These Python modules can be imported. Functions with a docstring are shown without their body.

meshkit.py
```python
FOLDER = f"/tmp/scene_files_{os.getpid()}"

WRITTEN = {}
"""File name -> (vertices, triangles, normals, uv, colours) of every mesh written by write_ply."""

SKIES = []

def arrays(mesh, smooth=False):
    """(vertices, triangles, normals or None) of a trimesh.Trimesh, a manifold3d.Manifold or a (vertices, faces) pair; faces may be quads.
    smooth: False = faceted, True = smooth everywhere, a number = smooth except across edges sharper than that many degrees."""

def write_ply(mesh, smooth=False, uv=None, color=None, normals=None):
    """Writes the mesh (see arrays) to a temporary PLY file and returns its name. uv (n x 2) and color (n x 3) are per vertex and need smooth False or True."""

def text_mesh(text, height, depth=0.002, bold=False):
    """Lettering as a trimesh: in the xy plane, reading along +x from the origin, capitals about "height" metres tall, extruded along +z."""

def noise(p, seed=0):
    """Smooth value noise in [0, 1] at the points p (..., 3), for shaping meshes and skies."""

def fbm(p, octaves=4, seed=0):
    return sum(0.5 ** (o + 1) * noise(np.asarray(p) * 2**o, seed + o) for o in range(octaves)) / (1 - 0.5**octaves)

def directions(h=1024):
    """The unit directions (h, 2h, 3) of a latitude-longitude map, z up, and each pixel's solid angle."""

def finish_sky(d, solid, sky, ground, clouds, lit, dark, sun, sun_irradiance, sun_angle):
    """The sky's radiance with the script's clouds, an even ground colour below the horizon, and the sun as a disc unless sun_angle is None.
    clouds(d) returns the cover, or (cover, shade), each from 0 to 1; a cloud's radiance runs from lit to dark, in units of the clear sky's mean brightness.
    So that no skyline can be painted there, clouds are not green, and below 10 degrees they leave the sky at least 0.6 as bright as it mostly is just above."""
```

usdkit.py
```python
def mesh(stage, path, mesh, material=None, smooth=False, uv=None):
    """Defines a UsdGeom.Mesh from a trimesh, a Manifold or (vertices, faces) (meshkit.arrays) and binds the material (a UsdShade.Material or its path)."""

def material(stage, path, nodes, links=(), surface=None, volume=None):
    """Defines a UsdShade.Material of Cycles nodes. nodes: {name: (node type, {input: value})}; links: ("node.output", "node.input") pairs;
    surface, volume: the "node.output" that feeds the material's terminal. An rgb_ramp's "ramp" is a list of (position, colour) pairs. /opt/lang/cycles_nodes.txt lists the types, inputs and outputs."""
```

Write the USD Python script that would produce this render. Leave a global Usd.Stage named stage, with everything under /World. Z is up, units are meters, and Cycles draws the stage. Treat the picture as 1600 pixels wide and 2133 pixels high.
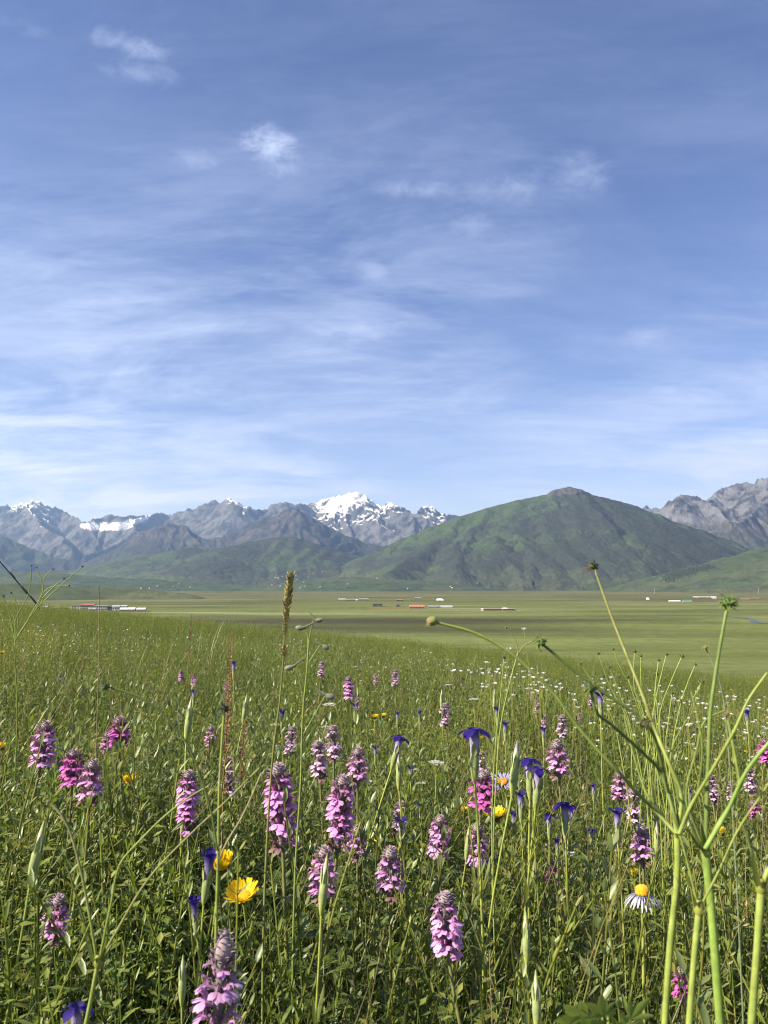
import math, random
import numpy as np
import usdkit
from meshkit import noise, fbm
from pxr import Usd, UsdGeom, UsdLux, UsdShade, Gf, Sdf, Vt

stage = Usd.Stage.CreateInMemory()
UsdGeom.SetStageUpAxis(stage, 'Z')
UsdGeom.SetStageMetersPerUnit(stage, 1.0)
UsdGeom.Xform.Define(stage, '/World')
stage.SetDefaultPrim(stage.GetPrimAtPath('/World'))
rnd = random.Random(7)
rng = np.random.default_rng(7)
T = Sdf.ValueTypeNames

# ---------------------------------------------------------------- camera
F = 1600.0                       # focal length in photo pixels (photo is 1600 wide)
CAM = np.array([0.0, 0.0, 0.55])
HORIZON = 1222.0
PITCH = math.atan((HORIZON - 1066.5) / F)
cam = UsdGeom.Camera.Define(stage, '/World/camera')
cam.CreateHorizontalApertureAttr(24.0)
cam.CreateVerticalApertureAttr(32.0)
cam.CreateFocalLengthAttr(24.0)
cam.CreateClippingRangeAttr(Gf.Vec2f(0.02, 200000.0))
cam.CreateFStopAttr(18.0)
cam.CreateFocusDistanceAttr(1.8)
cam.CreateExposureAttr(1.27)
cam.AddTranslateOp().Set(Gf.Vec3d(*CAM))
cam.AddRotateXOp().Set(90 + math.degrees(PITCH))

# ---------------------------------------------------------------- sun and sky
SUN_AZ, SUN_EL = math.radians(-112), math.radians(38)
SUN = np.array([math.sin(SUN_AZ) * math.cos(SUN_EL), math.cos(SUN_AZ) * math.cos(SUN_EL), math.sin(SUN_EL)])
sun = UsdLux.DistantLight.Define(stage, '/World/sun')
sun.CreateIntensityAttr(1.25)
sun.CreateNormalizeAttr(True)
sun.CreateAngleAttr(0.5)
sun.CreateColorAttr(Gf.Vec3f(1.0, 0.93, 0.80))
_xa = np.cross([0, 0, 1.0], SUN); _xa /= np.linalg.norm(_xa); _ya = np.cross(SUN, _xa)
sun.AddTransformOp().Set(Gf.Matrix4d(*_xa, 0, *_ya, 0, *SUN, 0, 0, 0, 50, 1))
SKY_STRENGTH = 0.064


def direction(px, py):
    """unit direction of a photo pixel"""
    u, v = (px - 800) / F, (1066.5 - py) / F
    d = np.array([u, math.cos(PITCH) - math.sin(PITCH) * v, math.sin(PITCH) + math.cos(PITCH) * v])
    return d / np.linalg.norm(d)


def sky_material():
    n = {'tc': ('texture_coordinate', {}),
         'sky': ('sky_texture', {'sky_type': 'single_scattering', 'sun_disc': False, 'sun_elevation': SUN_EL, 'sun_rotation': SUN_AZ,
                                 'altitude': 3500.0, 'air_density': 1.15, 'aerosol_density': 0.6, 'ozone_density': 3.0}),
         'sep': ('separate_xyz', {})}
    L = [('tc.generated', 'sep.vector')]
    k = [0]

    def math_(op, a, b=None, c=None, clamp=False):
        k[0] += 1
        nm = f'm{k[0]}'
        vals = {'math_type': op, 'use_clamp': clamp}
        for i, s in enumerate((a, b, c)):
            if s is None: continue
            if isinstance(s, str): L.append((s, f'{nm}.value{i + 1}'))
            else: vals[f'value{i + 1}'] = float(s)
        n[nm] = ('math', vals)
        return nm + '.value'

    def smooth(v, a, b, lo=0.0, hi=1.0):
        k[0] += 1
        nm = f'r{k[0]}'
        n[nm] = ('map_range', {'range_type': 'smoothstep', 'from_min': a, 'from_max': b, 'to_min': lo, 'to_max': hi, 'clamp': True})
        L.append((v, nm + '.value'))
        return nm + '.result'

    zz = math_('add', math_('maximum', 'sep.z', 0.0), 0.16)
    n['uv'] = ('combine_xyz', {})
    L += [(math_('divide', 'sep.x', zz), 'uv.x'), (math_('divide', 'sep.y', zz), 'uv.y')]

    def fbm_(scale, detail, rough, rot=0.0, sc=(1, 1, 1), loc=(0, 0, 0), dist=0.0, src='uv.vector'):
        k[0] += 1
        a, b = f'map{k[0]}', f'noi{k[0]}'
        n[a] = ('mapping', {'mapping_type': 'point', 'rotation': (0, 0, rot), 'scale': sc, 'location': loc})
        n[b] = ('noise_texture', {'scale': scale, 'detail': detail, 'roughness': rough, 'distortion': dist})
        L.extend([(src, a + '.vector'), (a + '.vector', b + '.vector')])
        return b + '.fac'

    # thin veil of high cloud, broad, with streaks
    broad = smooth(fbm_(0.75, 2, 0.5, loc=(3.1, 0.4, 0)), 0.33, 0.62)
    streak = smooth(fbm_(1.5, 8, 0.64, rot=0.85, sc=(0.85, 1.5, 1), loc=(1.7, 5.2, 0), dist=0.6), 0.33, 0.72)
    fine = smooth(fbm_(4.6, 8, 0.72, rot=0.6, sc=(0.6, 2.0, 1), loc=(0.3, 2.2, 0), dist=0.4), 0.38, 0.72)
    low = smooth('sep.z', 0.62, 0.03)
    veil = math_('multiply', math_('multiply_add', streak, 0.62, math_('multiply', fine, 0.34)), math_('multiply_add', broad, 0.7, 0.30))
    veil = math_('multiply', veil, math_('multiply_add', low, 0.90, 0.20))
    veil = math_('add', veil, math_('multiply', math_('multiply', streak, 0.34), math_('multiply', smooth('sep.x', 0.1, -0.42), smooth('sep.z', 0.42, 0.12))))
    veil = math_('add', veil, math_('multiply', smooth('sep.z', 0.40, 0.0), 0.20))
    # small detached clouds at their own places in the sky
    puffs = None
    nz = fbm_(19, 7, 0.66, sc=(1, 1, 1.8), loc=(1.37, 2.1, 1.3), dist=0.35, src='tc.generated')
    for (px, py, rx, ry, amt, sc, seed) in [
            (564, 306, 78, 40, 0.85, 16, 1), (590, 350, 62, 22, .42, 18, 2), (262, 92, 78, 26, .5, 16, 3), (300, 155, 80, 26, .30, 16, 4),
            (1200, 365, 110, 50, .30, 12, 5), (1075, 388, 110, 32, .34, 13, 6), (745, 685, 110, 30, .40, 14, 7), (765, 565, 60, 26, .30, 16, 8),
            (980, 468, 60, 28, .34, 18, 9), (870, 395, 90, 24, .34, 16, 10), (405, 333, 70, 26, .28, 18, 11), (1350, 700, 80, 26, .3, 16, 12), (60, 60, 60, 20, .14, 16, 13)]:
        c = direction(px, py)
        right = np.cross(c, [0, 0, 1.0]); right /= np.linalg.norm(right); up = np.cross(right, c)
        k[0] += 1
        q = []
        for nm, ax, rad in (('a', right, rx), ('b', up, ry)):
            nn = f'd{k[0]}{nm}'
            n[nn] = ('vector_math', {'math_type': 'dot_product', 'vector2': tuple(ax * F / rad)})
            L.append(('tc.generated', nn + '.vector1'))
            q.append(math_('power', math_('absolute', nn + '.value'), 2.0))
        nn = f'd{k[0]}c'
        n[nn] = ('vector_math', {'math_type': 'dot_product', 'vector2': tuple(c)})
        L.append(('tc.generated', nn + '.vector1'))
        r = math_('sqrt', math_('add', q[0], q[1]))
        m = math_('add', math_('subtract', 1.0, r), math_('multiply', math_('subtract', nz, 0.5), 3.4))
        m = math_('multiply', math_('multiply', smooth(m, 0.0, 1.5), smooth(r, 1.35, 0.55)), smooth(nn + '.value', 0.2, 0.5, 0, amt))
        puffs = m if puffs is None else math_('maximum', puffs, m)
    amount = math_('subtract', 1.0, math_('multiply', math_('subtract', 1.0, veil, clamp=True), math_('subtract', 1.0, puffs)))
    n['mix'] = ('mix', {'mix_type': 'mix', 'color2': CLOUD})
    n['bg'] = ('background_shader', {'strength': SKY_STRENGTH})
    n['tone'] = ('mix', {'mix_type': 'multiply', 'fac': 1.0, 'color2': SKY_TINT})
    L += [('sky.color', 'tone.color1'), ('tone.color', 'mix.color1'), (amount, 'mix.fac'), ('mix.color', 'bg.color')]
    return usdkit.material(stage, '/World/Looks/sky', n, L, surface='bg.background')


CLOUD = (4.9, 5.75, 8.0)
SKY_TINT = (1.0, 0.95, 1.15)
UsdGeom.Scope.Define(stage, '/World/Looks')
dome = UsdLux.DomeLight.Define(stage, '/World/sky')
dome.CreateIntensityAttr(1.0)
UsdShade.MaterialBindingAPI.Apply(dome.GetPrim()).Bind(sky_material())
dome.GetPrim().SetCustomDataByKey('kind', 'structure')

# ---------------------------------------------------------------- helpers
names = {}


def numbered(parent, name):
    k = (parent, name)
    i = names.get(k, 0)
    names[k] = i + 1
    return f'{parent}/{name}' if i == 0 else f'{parent}/{name}_{i:03d}'


def tag(prim, label=None, cat=None, group=None, kind=None):
    for key, v in (('label', label), ('category', cat), ('group', group), ('kind', kind)):
        if v: prim.SetCustomDataByKey(key, v)
    return prim


def put(name, v, f, mat, parent='/World', tint=None, smooth=True):
    """one Mesh prim; v vertices, f triangles (or quads), tint a colour per vertex"""
    if hasattr(parent, 'GetPath'): parent = str(parent.GetPath())
    path = numbered(parent, name)
    v = np.asarray(v, float); f = np.asarray(f, int)
    used = np.unique(f)
    if len(used) < len(v):
        back = np.zeros(len(v), int); back[used] = np.arange(len(used))
        v, f = v[used], back[f]
        if tint is not None and np.ndim(tint) == 2: tint = np.asarray(tint)[used]
    m = usdkit.mesh(stage, path, (v, f), LOOK[mat], smooth=smooth)
    if tint is not None:
        t = np.asarray(tint, np.float32)
        if t.ndim == 1: t = np.tile(t, (len(v), 1))
        UsdGeom.PrimvarsAPI(m).CreatePrimvar('tint', T.Color3fArray, 'vertex').Set(Vt.Vec3fArray.FromNumpy(t))
    return m.GetPrim()


def world(px, py, Y):
    d = direction(px, py)
    return CAM + d * (Y / d[1])


# ---------------------------------------------------------------- materials
LOOK = {}


def tinted(name, rough=0.6, translucent=0.0, spec=0.3, vary=0.0, vary_scale=8.0, bump=None, sheen=0.0, island=0.0):
    """colour from the mesh's own tint, optionally varied by noise and per leaf"""
    n = {'a': ('attribute', {'attribute': 'tint'}), 'p': ('principled_bsdf', {'roughness': rough, 'specular_ior_level': spec, 'sheen_weight': sheen})}
    L, col = [], 'a.color'
    n['g'] = ('geometry', {})
    if name == 'leaf':
        n['bo'] = ('noise_texture', {'scale': 0.6, 'detail': 5, 'roughness': 0.68})
        n['br'] = ('rgb_ramp', {'ramp': [(0.33, (0.72, 0.80, 0.68)), (0.5, (1.0, 1.0, 1.0)), (0.66, (1.32, 1.18, 1.08))]})
        n['bm'] = ('vector_math', {'math_type': 'multiply'})
        L += [('g.position', 'bo.vector'), ('bo.fac', 'br.fac'), (col, 'bm.vector1'), ('br.color', 'bm.vector2')]
        col = 'bm.vector'
    if vary:
        n['no'] = ('noise_texture', {'scale': vary_scale, 'detail': 4, 'roughness': 0.6})
        n['mr'] = ('map_range', {'from_min': 0.3, 'from_max': 0.7, 'to_min': 1 - vary, 'to_max': 1 + vary})
        n['mx'] = ('vector_math', {'math_type': 'scale'})
        L += [('g.position', 'no.vector'), ('no.fac', 'mr.value'), (col, 'mx.vector1'), ('mr.result', 'mx.scale')]
        col = 'mx.vector'
    if island:
        n['ir'] = ('map_range', {'from_min': 0, 'from_max': 1, 'to_min': 1 - island, 'to_max': 1 + island})
        n['ix'] = ('vector_math', {'math_type': 'scale'})
        L += [('g.random_per_island', 'ir.value'), (col, 'ix.vector1'), ('ir.result', 'ix.scale')]
        col = 'ix.vector'
    L.append((col, 'p.base_color'))
    if bump:
        n['bn'] = ('noise_texture', {'scale': bump[0], 'detail': 6, 'roughness': 0.65})
        n['bu'] = ('bump', {'strength': bump[1], 'distance': bump[2]})
        L += [('g.position', 'bn.vector'), ('bn.fac', 'bu.height'), ('bu.normal', 'p.normal')]
    out = 'p.BSDF'
    if translucent:
        n['t'] = ('translucent_bsdf', {})
        n['tc'] = ('hsv', {'hue': 0.5, 'saturation': 1.1 if name == 'leaf' else 1.0, 'value': 1.25})
        n['ms'] = ('mix_closure', {'fac': translucent})
        L += [(col, 'tc.color'), ('tc.color', 't.color'), ('p.BSDF', 'ms.closure1'), ('t.BSDF', 'ms.closure2')]
        out = 'ms.closure'
    LOOK[name] = usdkit.material(stage, '/World/Looks/' + name, n, L, surface=out)


tinted('mountain_ground', rough=0.95, spec=0.1, vary=0.25, vary_scale=0.012, bump=(0.006, 0.9, 60.0))
tinted('hill_ground', rough=0.95, spec=0.1, vary=0.22, vary_scale=0.03, bump=(0.03, 0.25, 6.0))


def plain_material():
    n = {'g': ('geometry', {}), 'p': ('principled_bsdf', {'roughness': 0.95, 'specular_ior_level': 0.1}), 'a': ('attribute', {'attribute': 'tint'}),
         'm1': ('mapping', {'scale': (0.0022, 0.009, 0.01)}), 'n1': ('noise_texture', {'scale': 1.0, 'detail': 6, 'roughness': 0.6, 'distortion': 0.6}),
         'r1': ('rgb_ramp', {'ramp': [(0.32, (0.072, 0.072, 0.030)), (0.43, (0.088, 0.098, 0.030)), (0.50, (0.108, 0.128, 0.034)), (0.58, (0.125, 0.142, 0.048)), (0.68, (0.19, 0.19, 0.095))]}),
         'm3': ('mapping', {'scale': (0.006, 0.022, 0.02)}), 'n3': ('noise_texture', {'scale': 1.0, 'detail': 7, 'roughness': 0.68, 'distortion': 0.8}), 'r3': ('map_range', {'from_min': 0.3, 'from_max': 0.7, 'to_min': 0.72, 'to_max': 1.28}), 'v3': ('vector_math', {'math_type': 'scale'}),
         'n2': ('noise_texture', {'scale': 0.12, 'detail': 6, 'roughness': 0.7}),
         'mr': ('map_range', {'from_min': 0.3, 'from_max': 0.7, 'to_min': 0.75, 'to_max': 1.25}),
         'v': ('vector_math', {'math_type': 'scale'}), 'w': ('vector_math', {'math_type': 'multiply'})}
    L = [('g.position', 'm1.vector'), ('m1.vector', 'n1.vector'), ('n1.fac', 'r1.fac'), ('g.position', 'n2.vector'), ('n2.fac', 'mr.value'),
         ('r1.color', 'v.vector1'), ('mr.result', 'v.scale'), ('g.position', 'm3.vector'), ('m3.vector', 'n3.vector'), ('n3.fac', 'r3.value'), ('v.vector', 'v3.vector1'), ('r3.result', 'v3.scale'), ('v3.vector', 'w.vector1'), ('a.color', 'w.vector2'), ('w.vector', 'p.base_color')]
    LOOK['plain'] = usdkit.material(stage, '/World/Looks/plain', n, L, surface='p.BSDF')


plain_material()

# ---------------------------------------------------------------- the lie of the land
PLAIN = -25.0


def ground_z(x, y):
    """meadow knoll falling away to the plain"""
    x, y = np.asarray(x, float), np.asarray(y, float)
    r2 = x * x + y * y
    bump = 0.05 * (fbm(np.stack([x * 0.35 + 11, y * 0.35 + 3, 0 * x], -1), 3, 5) - 0.5) * np.clip(np.sqrt(r2) / 2, 0.2, 3)
    k = -(0.050 * y + 0.100 * x) - 0.00052 * r2 + bump
    w = 3.0
    p = PLAIN + 1.0 * (fbm(np.stack([x * 0.004, y * 0.008, 0 * x + 3], -1), 3, 9) - 0.5) * np.clip(np.sqrt(r2) / 600, 0, 1) ** 1.5 * 3
    return np.maximum(k, p) + w * np.log1p(np.exp(-np.abs(k - p) / w)) * np.exp(-((k - p) / 12) ** 2)


def ss(x, a, b):
    t = np.clip((x - a) / (b - a), 0, 1)
    return t * t * (3 - 2 * t)


def polar(rs, az):
    R, A = np.meshgrid(rs, az, indexing='ij')
    return R * np.sin(A), R * np.cos(A)


def grid_faces(a, b, wrap=False):
    i, j = np.meshgrid(np.arange(a - 1), np.arange(b if wrap else b - 1), indexing='ij')
    jn = (j + 1) % b
    q = np.stack([i * b + j, i * b + jn, (i + 1) * b + jn, (i + 1) * b + j], -1).reshape(-1, 4)
    return q[:, ::-1]


front = np.radians(np.linspace(-36, 36, 241))
rest = np.radians(np.linspace(36, 324, 73))[1:-1]
az = np.concatenate([front, rest])
rs = np.concatenate([[0.02], np.geomspace(0.25, 40000, 420)])
gx, gy = polar(rs, az)
gz = ground_z(gx, gy)
gv = np.stack([gx, gy, gz], -1).reshape(-1, 3)
rr = np.hypot(gv[:, 0], gv[:, 1])
gt = np.ones((len(gv), 3))
near = np.clip((90 - rr) / 60, 0, 1)[:, None]
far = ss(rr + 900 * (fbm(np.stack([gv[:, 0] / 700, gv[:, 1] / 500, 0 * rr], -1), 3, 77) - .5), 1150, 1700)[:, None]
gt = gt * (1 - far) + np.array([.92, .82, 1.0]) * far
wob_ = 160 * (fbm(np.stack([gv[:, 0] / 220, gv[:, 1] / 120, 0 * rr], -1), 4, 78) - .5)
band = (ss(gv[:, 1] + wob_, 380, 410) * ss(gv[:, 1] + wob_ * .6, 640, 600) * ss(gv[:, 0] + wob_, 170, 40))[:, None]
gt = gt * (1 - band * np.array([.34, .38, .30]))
gt = gt * .92
gt = gt * (1 - near) + np.array([0.62, 0.62, 0.45]) * near
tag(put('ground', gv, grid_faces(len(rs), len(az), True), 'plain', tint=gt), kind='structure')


# ---------------------------------------------------------------- mountains: crests traced as real ridges, with spurs and gullies
def polyline_world(pts, D):
    """crest points (photo px, py[, depth factor]) at depth D as world points"""
    out = []
    for p in pts:
        out.append(world(p[0], p[1], D * (p[2] if len(p) > 2 else 1.0)))
    return np.array(out)


def skeleton(crest, seed, step, spur_slope, spur_len, sub=True, back=True, spread=0.7):
    """segments (p0, p1, level) of crest, spurs and side spurs"""
    r = random.Random(seed)
    segs = [(crest[i], crest[i + 1], 0) for i in range(len(crest) - 1)]
    d = np.r_[0, np.cumsum(np.hypot(*np.diff(crest[:, :2], axis=0).T))]
    s = r.uniform(0, step)
    while s < d[-1]:
        p = np.array([np.interp(s, d, crest[:, k]) for k in range(3)])
        for side in ((-1, 1) if back else (-1,)):
            ang = r.uniform(-spread, spread) + (0 if side > 0 else math.pi)
            L = spur_len * r.uniform(0.6, 1.25)
            n, q = 6, p.copy()
            q[2] -= r.uniform(0, 0.03) * (p[2] - PLAIN)
            for i in range(n):
                ang += r.uniform(-0.28, 0.28)
                st = L / n
                nq = q + np.array([math.sin(ang) * st, math.cos(ang) * st, -st * spur_slope * r.uniform(0.55, 1.45) * (1.25 - 0.5 * i / n)])
                segs.append((q, nq, 1))
                if sub and i >= 1:
                    for sgn in (-1, 1):
                        if r.random() < 0.75:
                            a2, q2 = ang + sgn * r.uniform(0.5, 1.1), q.copy()
                            for _ in range(3):
                                st2 = L / n * r.uniform(0.5, 0.8)
                                n2 = q2 + np.array([math.sin(a2) * st2, math.cos(a2) * st2, -st2 * spur_slope * r.uniform(0.9, 1.8)])
                                segs.append((q2, n2, 2))
                                q2 = n2
                                a2 += r.uniform(-0.2, 0.2)
                q = nq
        s += step * r.uniform(0.6, 1.4)
    return segs


def ridge_field(X, Y, segs, slope, roundness, flute, flute_len, seed):
    Z = np.full(X.shape, -400.0)
    rg = np.random.default_rng(seed)
    off = 0.0
    for p0, p1, lev in segs:
        top = max(p0[2], p1[2])
        reach = (top + 60 - PLAIN) / slope
        xm, xM = min(p0[0], p1[0]) - reach, max(p0[0], p1[0]) + reach
        ym, yM = min(p0[1], p1[1]) - reach, max(p0[1], p1[1]) + reach
        rows = np.nonzero(((Y >= ym) & (Y <= yM)).any(1))[0]
        cols = np.nonzero(((X >= xm) & (X <= xM)).any(0))[0]
        if not len(rows) or not len(cols): continue
        sl = (slice(rows[0], rows[-1] + 1), slice(cols[0], cols[-1] + 1))
        x, y = X[sl], Y[sl]
        d = p1 - p0
        L = math.hypot(d[0], d[1]) + 1e-6
        t = ((x - p0[0]) * d[0] + (y - p0[1]) * d[1]) / L ** 2
        tc = np.clip(t, 0, 1)
        dist = np.hypot(x - p0[0] - tc * d[0], y - p0[1] - tc * d[1])
        dr = np.sqrt(dist ** 2 + roundness ** 2) - roundness
        k = slope * (0.85 + 0.3 * rg.random())
        h = p0[2] + tc * d[2] - k * dr
        if flute:
            side = np.sign((x - p0[0]) * d[1] - (y - p0[1]) * d[0])
            a = (t * L + off) / flute_len + 0.25 * np.sin(dist / flute_len * 0.9 + off) + side * 7.3
            i = np.floor(a); fr = a - i
            tri = np.abs(fr - 0.5) * 2
            amp = 0.55 + 0.45 * np.sin(i * 12.9898 + off) 
            h = h - flute * (1 - tri) * amp * np.clip(dist / (flute_len * 0.8), 0, 1)
        off += L
        Z[sl] = np.maximum(Z[sl], h)
    return Z


def slope_of(x, y, z):
    vx = np.gradient(np.stack([x, y, z], -1), axis=0)
    vy = np.gradient(np.stack([x, y, z], -1), axis=1)
    nrm = np.cross(vy, vx)
    nrm /= np.linalg.norm(nrm, axis=-1, keepdims=True) + 1e-9
    return np.where(nrm[..., 2:] < 0, -nrm, nrm)


def lerp(a, b, t):
    return a + (np.asarray(b) - a) * t[..., None]


GRIDS = []


def hit(px, py, lo=1500.0):
    """where a line of sight meets the hills"""
    d = direction(px, py)
    ys = np.arange(lo, 16000, 12.0)
    zr = CAM[2] + ys * d[2] / d[1]
    tn = d[0] / d[1]
    best = None
    for R, tan, Z in GRIDS:
        if not tan[0] <= tn <= tan[-1]: continue
        j = (tn - tan[0]) / (tan[-1] - tan[0]) * (len(tan) - 1)
        j0 = min(int(j), len(tan) - 2)
        col = Z[:, j0] * (1 - (j - j0)) + Z[:, j0 + 1] * (j - j0)
        z = np.interp(ys, R, col, left=-999, right=-999)
        k = np.nonzero(z > zr)[0]
        if len(k) and (best is None or ys[k[0]] < best[1]): best = np.array([tn * ys[k[0]], ys[k[0]], z[k[0]]])
    return best


def terrain(name, crest_px, D, r0, r1, nr, px0, px1, npx, seed, step, spur_slope, spur_len, slope, roundness, flute, flute_len, rough, paint, mat, sub=True, extra=(), spread=0.7, jag=0.0):
    crest = polyline_world(crest_px, D)
    if jag:
        jr, fine_ = random.Random(seed + 50), []
        for i in range(len(crest) - 1):
            for t in (0, .25, .5, .75):
                q = crest[i] * (1 - t) + crest[i + 1] * t
                if t: q = q + np.array([jr.gauss(0, jag), jr.gauss(0, jag * 1.5), jr.uniform(-1.0, .45) * jag])
                fine_.append(q)
        crest = np.array(fine_ + [crest[-1]])
    segs = skeleton(crest, seed, step, spur_slope, spur_len, sub=sub, spread=spread)
    for e in extra:
        pts = np.array([world(*p) for p in e])
        segs += [(pts[i], pts[i + 1], 1) for i in range(len(pts) - 1)]
        segs += [s for s in skeleton(pts, seed + 5, step * 0.8, spur_slope * 1.1, spur_len * 0.4, sub=False, spread=1.3) if s[2] > 0]
    tan = (np.linspace(px0, px1, npx) - 800) / F
    R = np.linspace(r0, r1, nr)
    Yg, Tn = np.meshgrid(R, tan, indexing='ij')
    Xg = Yg * Tn
    wob = rough * 1.2
    P = np.stack([Xg / (rough * 14), Yg / (rough * 14), 0 * Xg], -1)
    wx, wy = (fbm(P, 4, seed + 1) - 0.5) * wob * 6, (fbm(P + 31, 4, seed + 2) - 0.5) * wob * 6
    Z = ridge_field(Xg + wx, Yg + wy, segs, slope, roundness, flute, flute_len, seed)
    P2 = np.stack([Xg, Yg, Z * 0.7], -1)
    Z += rough * 1.5 * (fbm(P2 / (rough * 9), 4, seed + 3) - 0.5) + rough * 1.0 * (np.abs(fbm(P2 / (rough * 3.5), 3, seed + 4) - 0.5) * -2 + 0.3)
    crag = np.clip((Z - PLAIN) / (Z.max() - PLAIN), 0, 1) ** 1.5
    if jag: Z += jag * 1.9 * crag * (1 - 2 * np.abs(fbm(P2 / (jag * 5.0), 4, seed + 7) - 0.5) * 2 - .55)
    Z = np.maximum(Z, PLAIN - 40)
    N = slope_of(Xg, Yg, Z)
    col = paint(Xg, Yg, Z, N, Tn * F + 800)
    GRIDS.append((R, tan, Z))
    v = np.stack([Xg, Yg, Z], -1).reshape(-1, 3)
    f = grid_faces(nr, npx)
    zz = v[f][:, :, 2].max(1)
    f = f[zz > PLAIN - 38]
    return tag(put(name, v, f, mat, tint=col.reshape(-1, 3)), kind='structure')


def N3(X, Y, Z, s, o, seed):
    return fbm(np.stack([X, Y, Z], -1) / s, o, seed)


GRASS, DRYG, HEATH = np.array([0.036, 0.052, 0.025]), np.array([0.07, 0.082, 0.040]), np.array([0.024, 0.027, 0.024])
ROCK, ROCKD, SCREE, SNOW = np.array([0.086, 0.089, 0.100]), np.array([0.026, 0.028, 0.034]), np.array([0.074, 0.070, 0.070]), np.array([0.82, 0.84, 0.88])


def paint_far(X, Y, Z, N, PX):
    n1, n2 = N3(X, Y, Z, 900, 4, 1), N3(X, Y, Z, 160, 4, 2)
    c = np.zeros(X.shape + (3,)) + ROCK
    n5 = N3(X, Y, Z * 2.5, 60, 3, 6)
    c = lerp(c, ROCKD, ss(n2 + (n5 - .5) * .5, 0.42, 0.62))
    c = c * (.7 + .6 * n5[..., None])
    c = lerp(c, SCREE, ss(N[..., 2], 0.74, 0.86) * ss(n1, 0.4, 0.6) * 0.9)
    el = (Z - 0.55) / Y * F                      # height over the plain as seen, in px
    c = lerp(c, HEATH, ss(el + (n1 - 0.5) * 90, 85, 40))
    c = lerp(c, GRASS, ss(el + (n2 - 0.5) * 70, 60, 30) * 0.7)
    big = np.exp(-((PX - 725) / 62) ** 2) + 0.9 * np.exp(-((PX - 62) / 42) ** 2) + 0.7 * np.exp(-((PX - 493) / 22) ** 2) + 0.75 * np.exp(-((PX - 905) / 22) ** 2) + .5 * np.exp(-((PX - 800) / 40) ** 2)
    line = 176 - 42 * np.exp(-((PX - 725) / 70) ** 2) - 14 * np.exp(-((PX - 62) / 40) ** 2) - 22 * np.exp(-((PX - 905) / 25) ** 2)
    s = ss(el + (n2 - 0.5) * 90 + (n1 - 0.5) * 50 + (N[..., 2] - 0.64) * 170 + (n5 - .5) * 110, line + 15, line + 20) * ss(big, 0.15, 0.4)
    gt_ = np.interp(PX, [165, 175, 200, 250, 290, 314], [128, 133, 131, 134, 144, 150]) + (n2 - .5) * 10
    gb_ = np.interp(PX, [165, 175, 200, 250, 270, 292, 314], [126, 121, 116, 118, 122, 134, 146]) + (n2 - .5) * 10
    glacier = ss(el, gb_ - 1, gb_ + 2) * ss(el, gt_ + 2, gt_ - 1) * ((PX > 165) & (PX < 314))
    return lerp(c, SNOW, np.maximum(s, glacier))


def paint_rock_right(X, Y, Z, N, PX):
    n1, n2 = N3(X, Y, Z, 700, 4, 11), N3(X, Y, Z, 120, 4, 12)
    c = np.zeros(X.shape + (3,)) + ROCK * 1.25
    n5 = N3(X, Y, Z * 2.5, 45, 3, 16)
    c = lerp(c, ROCKD, ss(n2 + (n5 - .5) * .5, 0.45, 0.62))
    c = c * (.7 + .6 * n5[..., None])
    c = lerp(c, SCREE, ss(N[..., 2], 0.72, 0.85) * 0.85)
    el = (Z - 0.55) / Y * F
    c = lerp(c, np.array([0.062, 0.055, 0.047]), ss(el + (n1 - 0.5) * 80, 150, 110) * 0.7)
    return lerp(c, GRASS, ss(el + (n1 - 0.5) * 110 + (n2 - .5) * 40, 125, 70))


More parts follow.
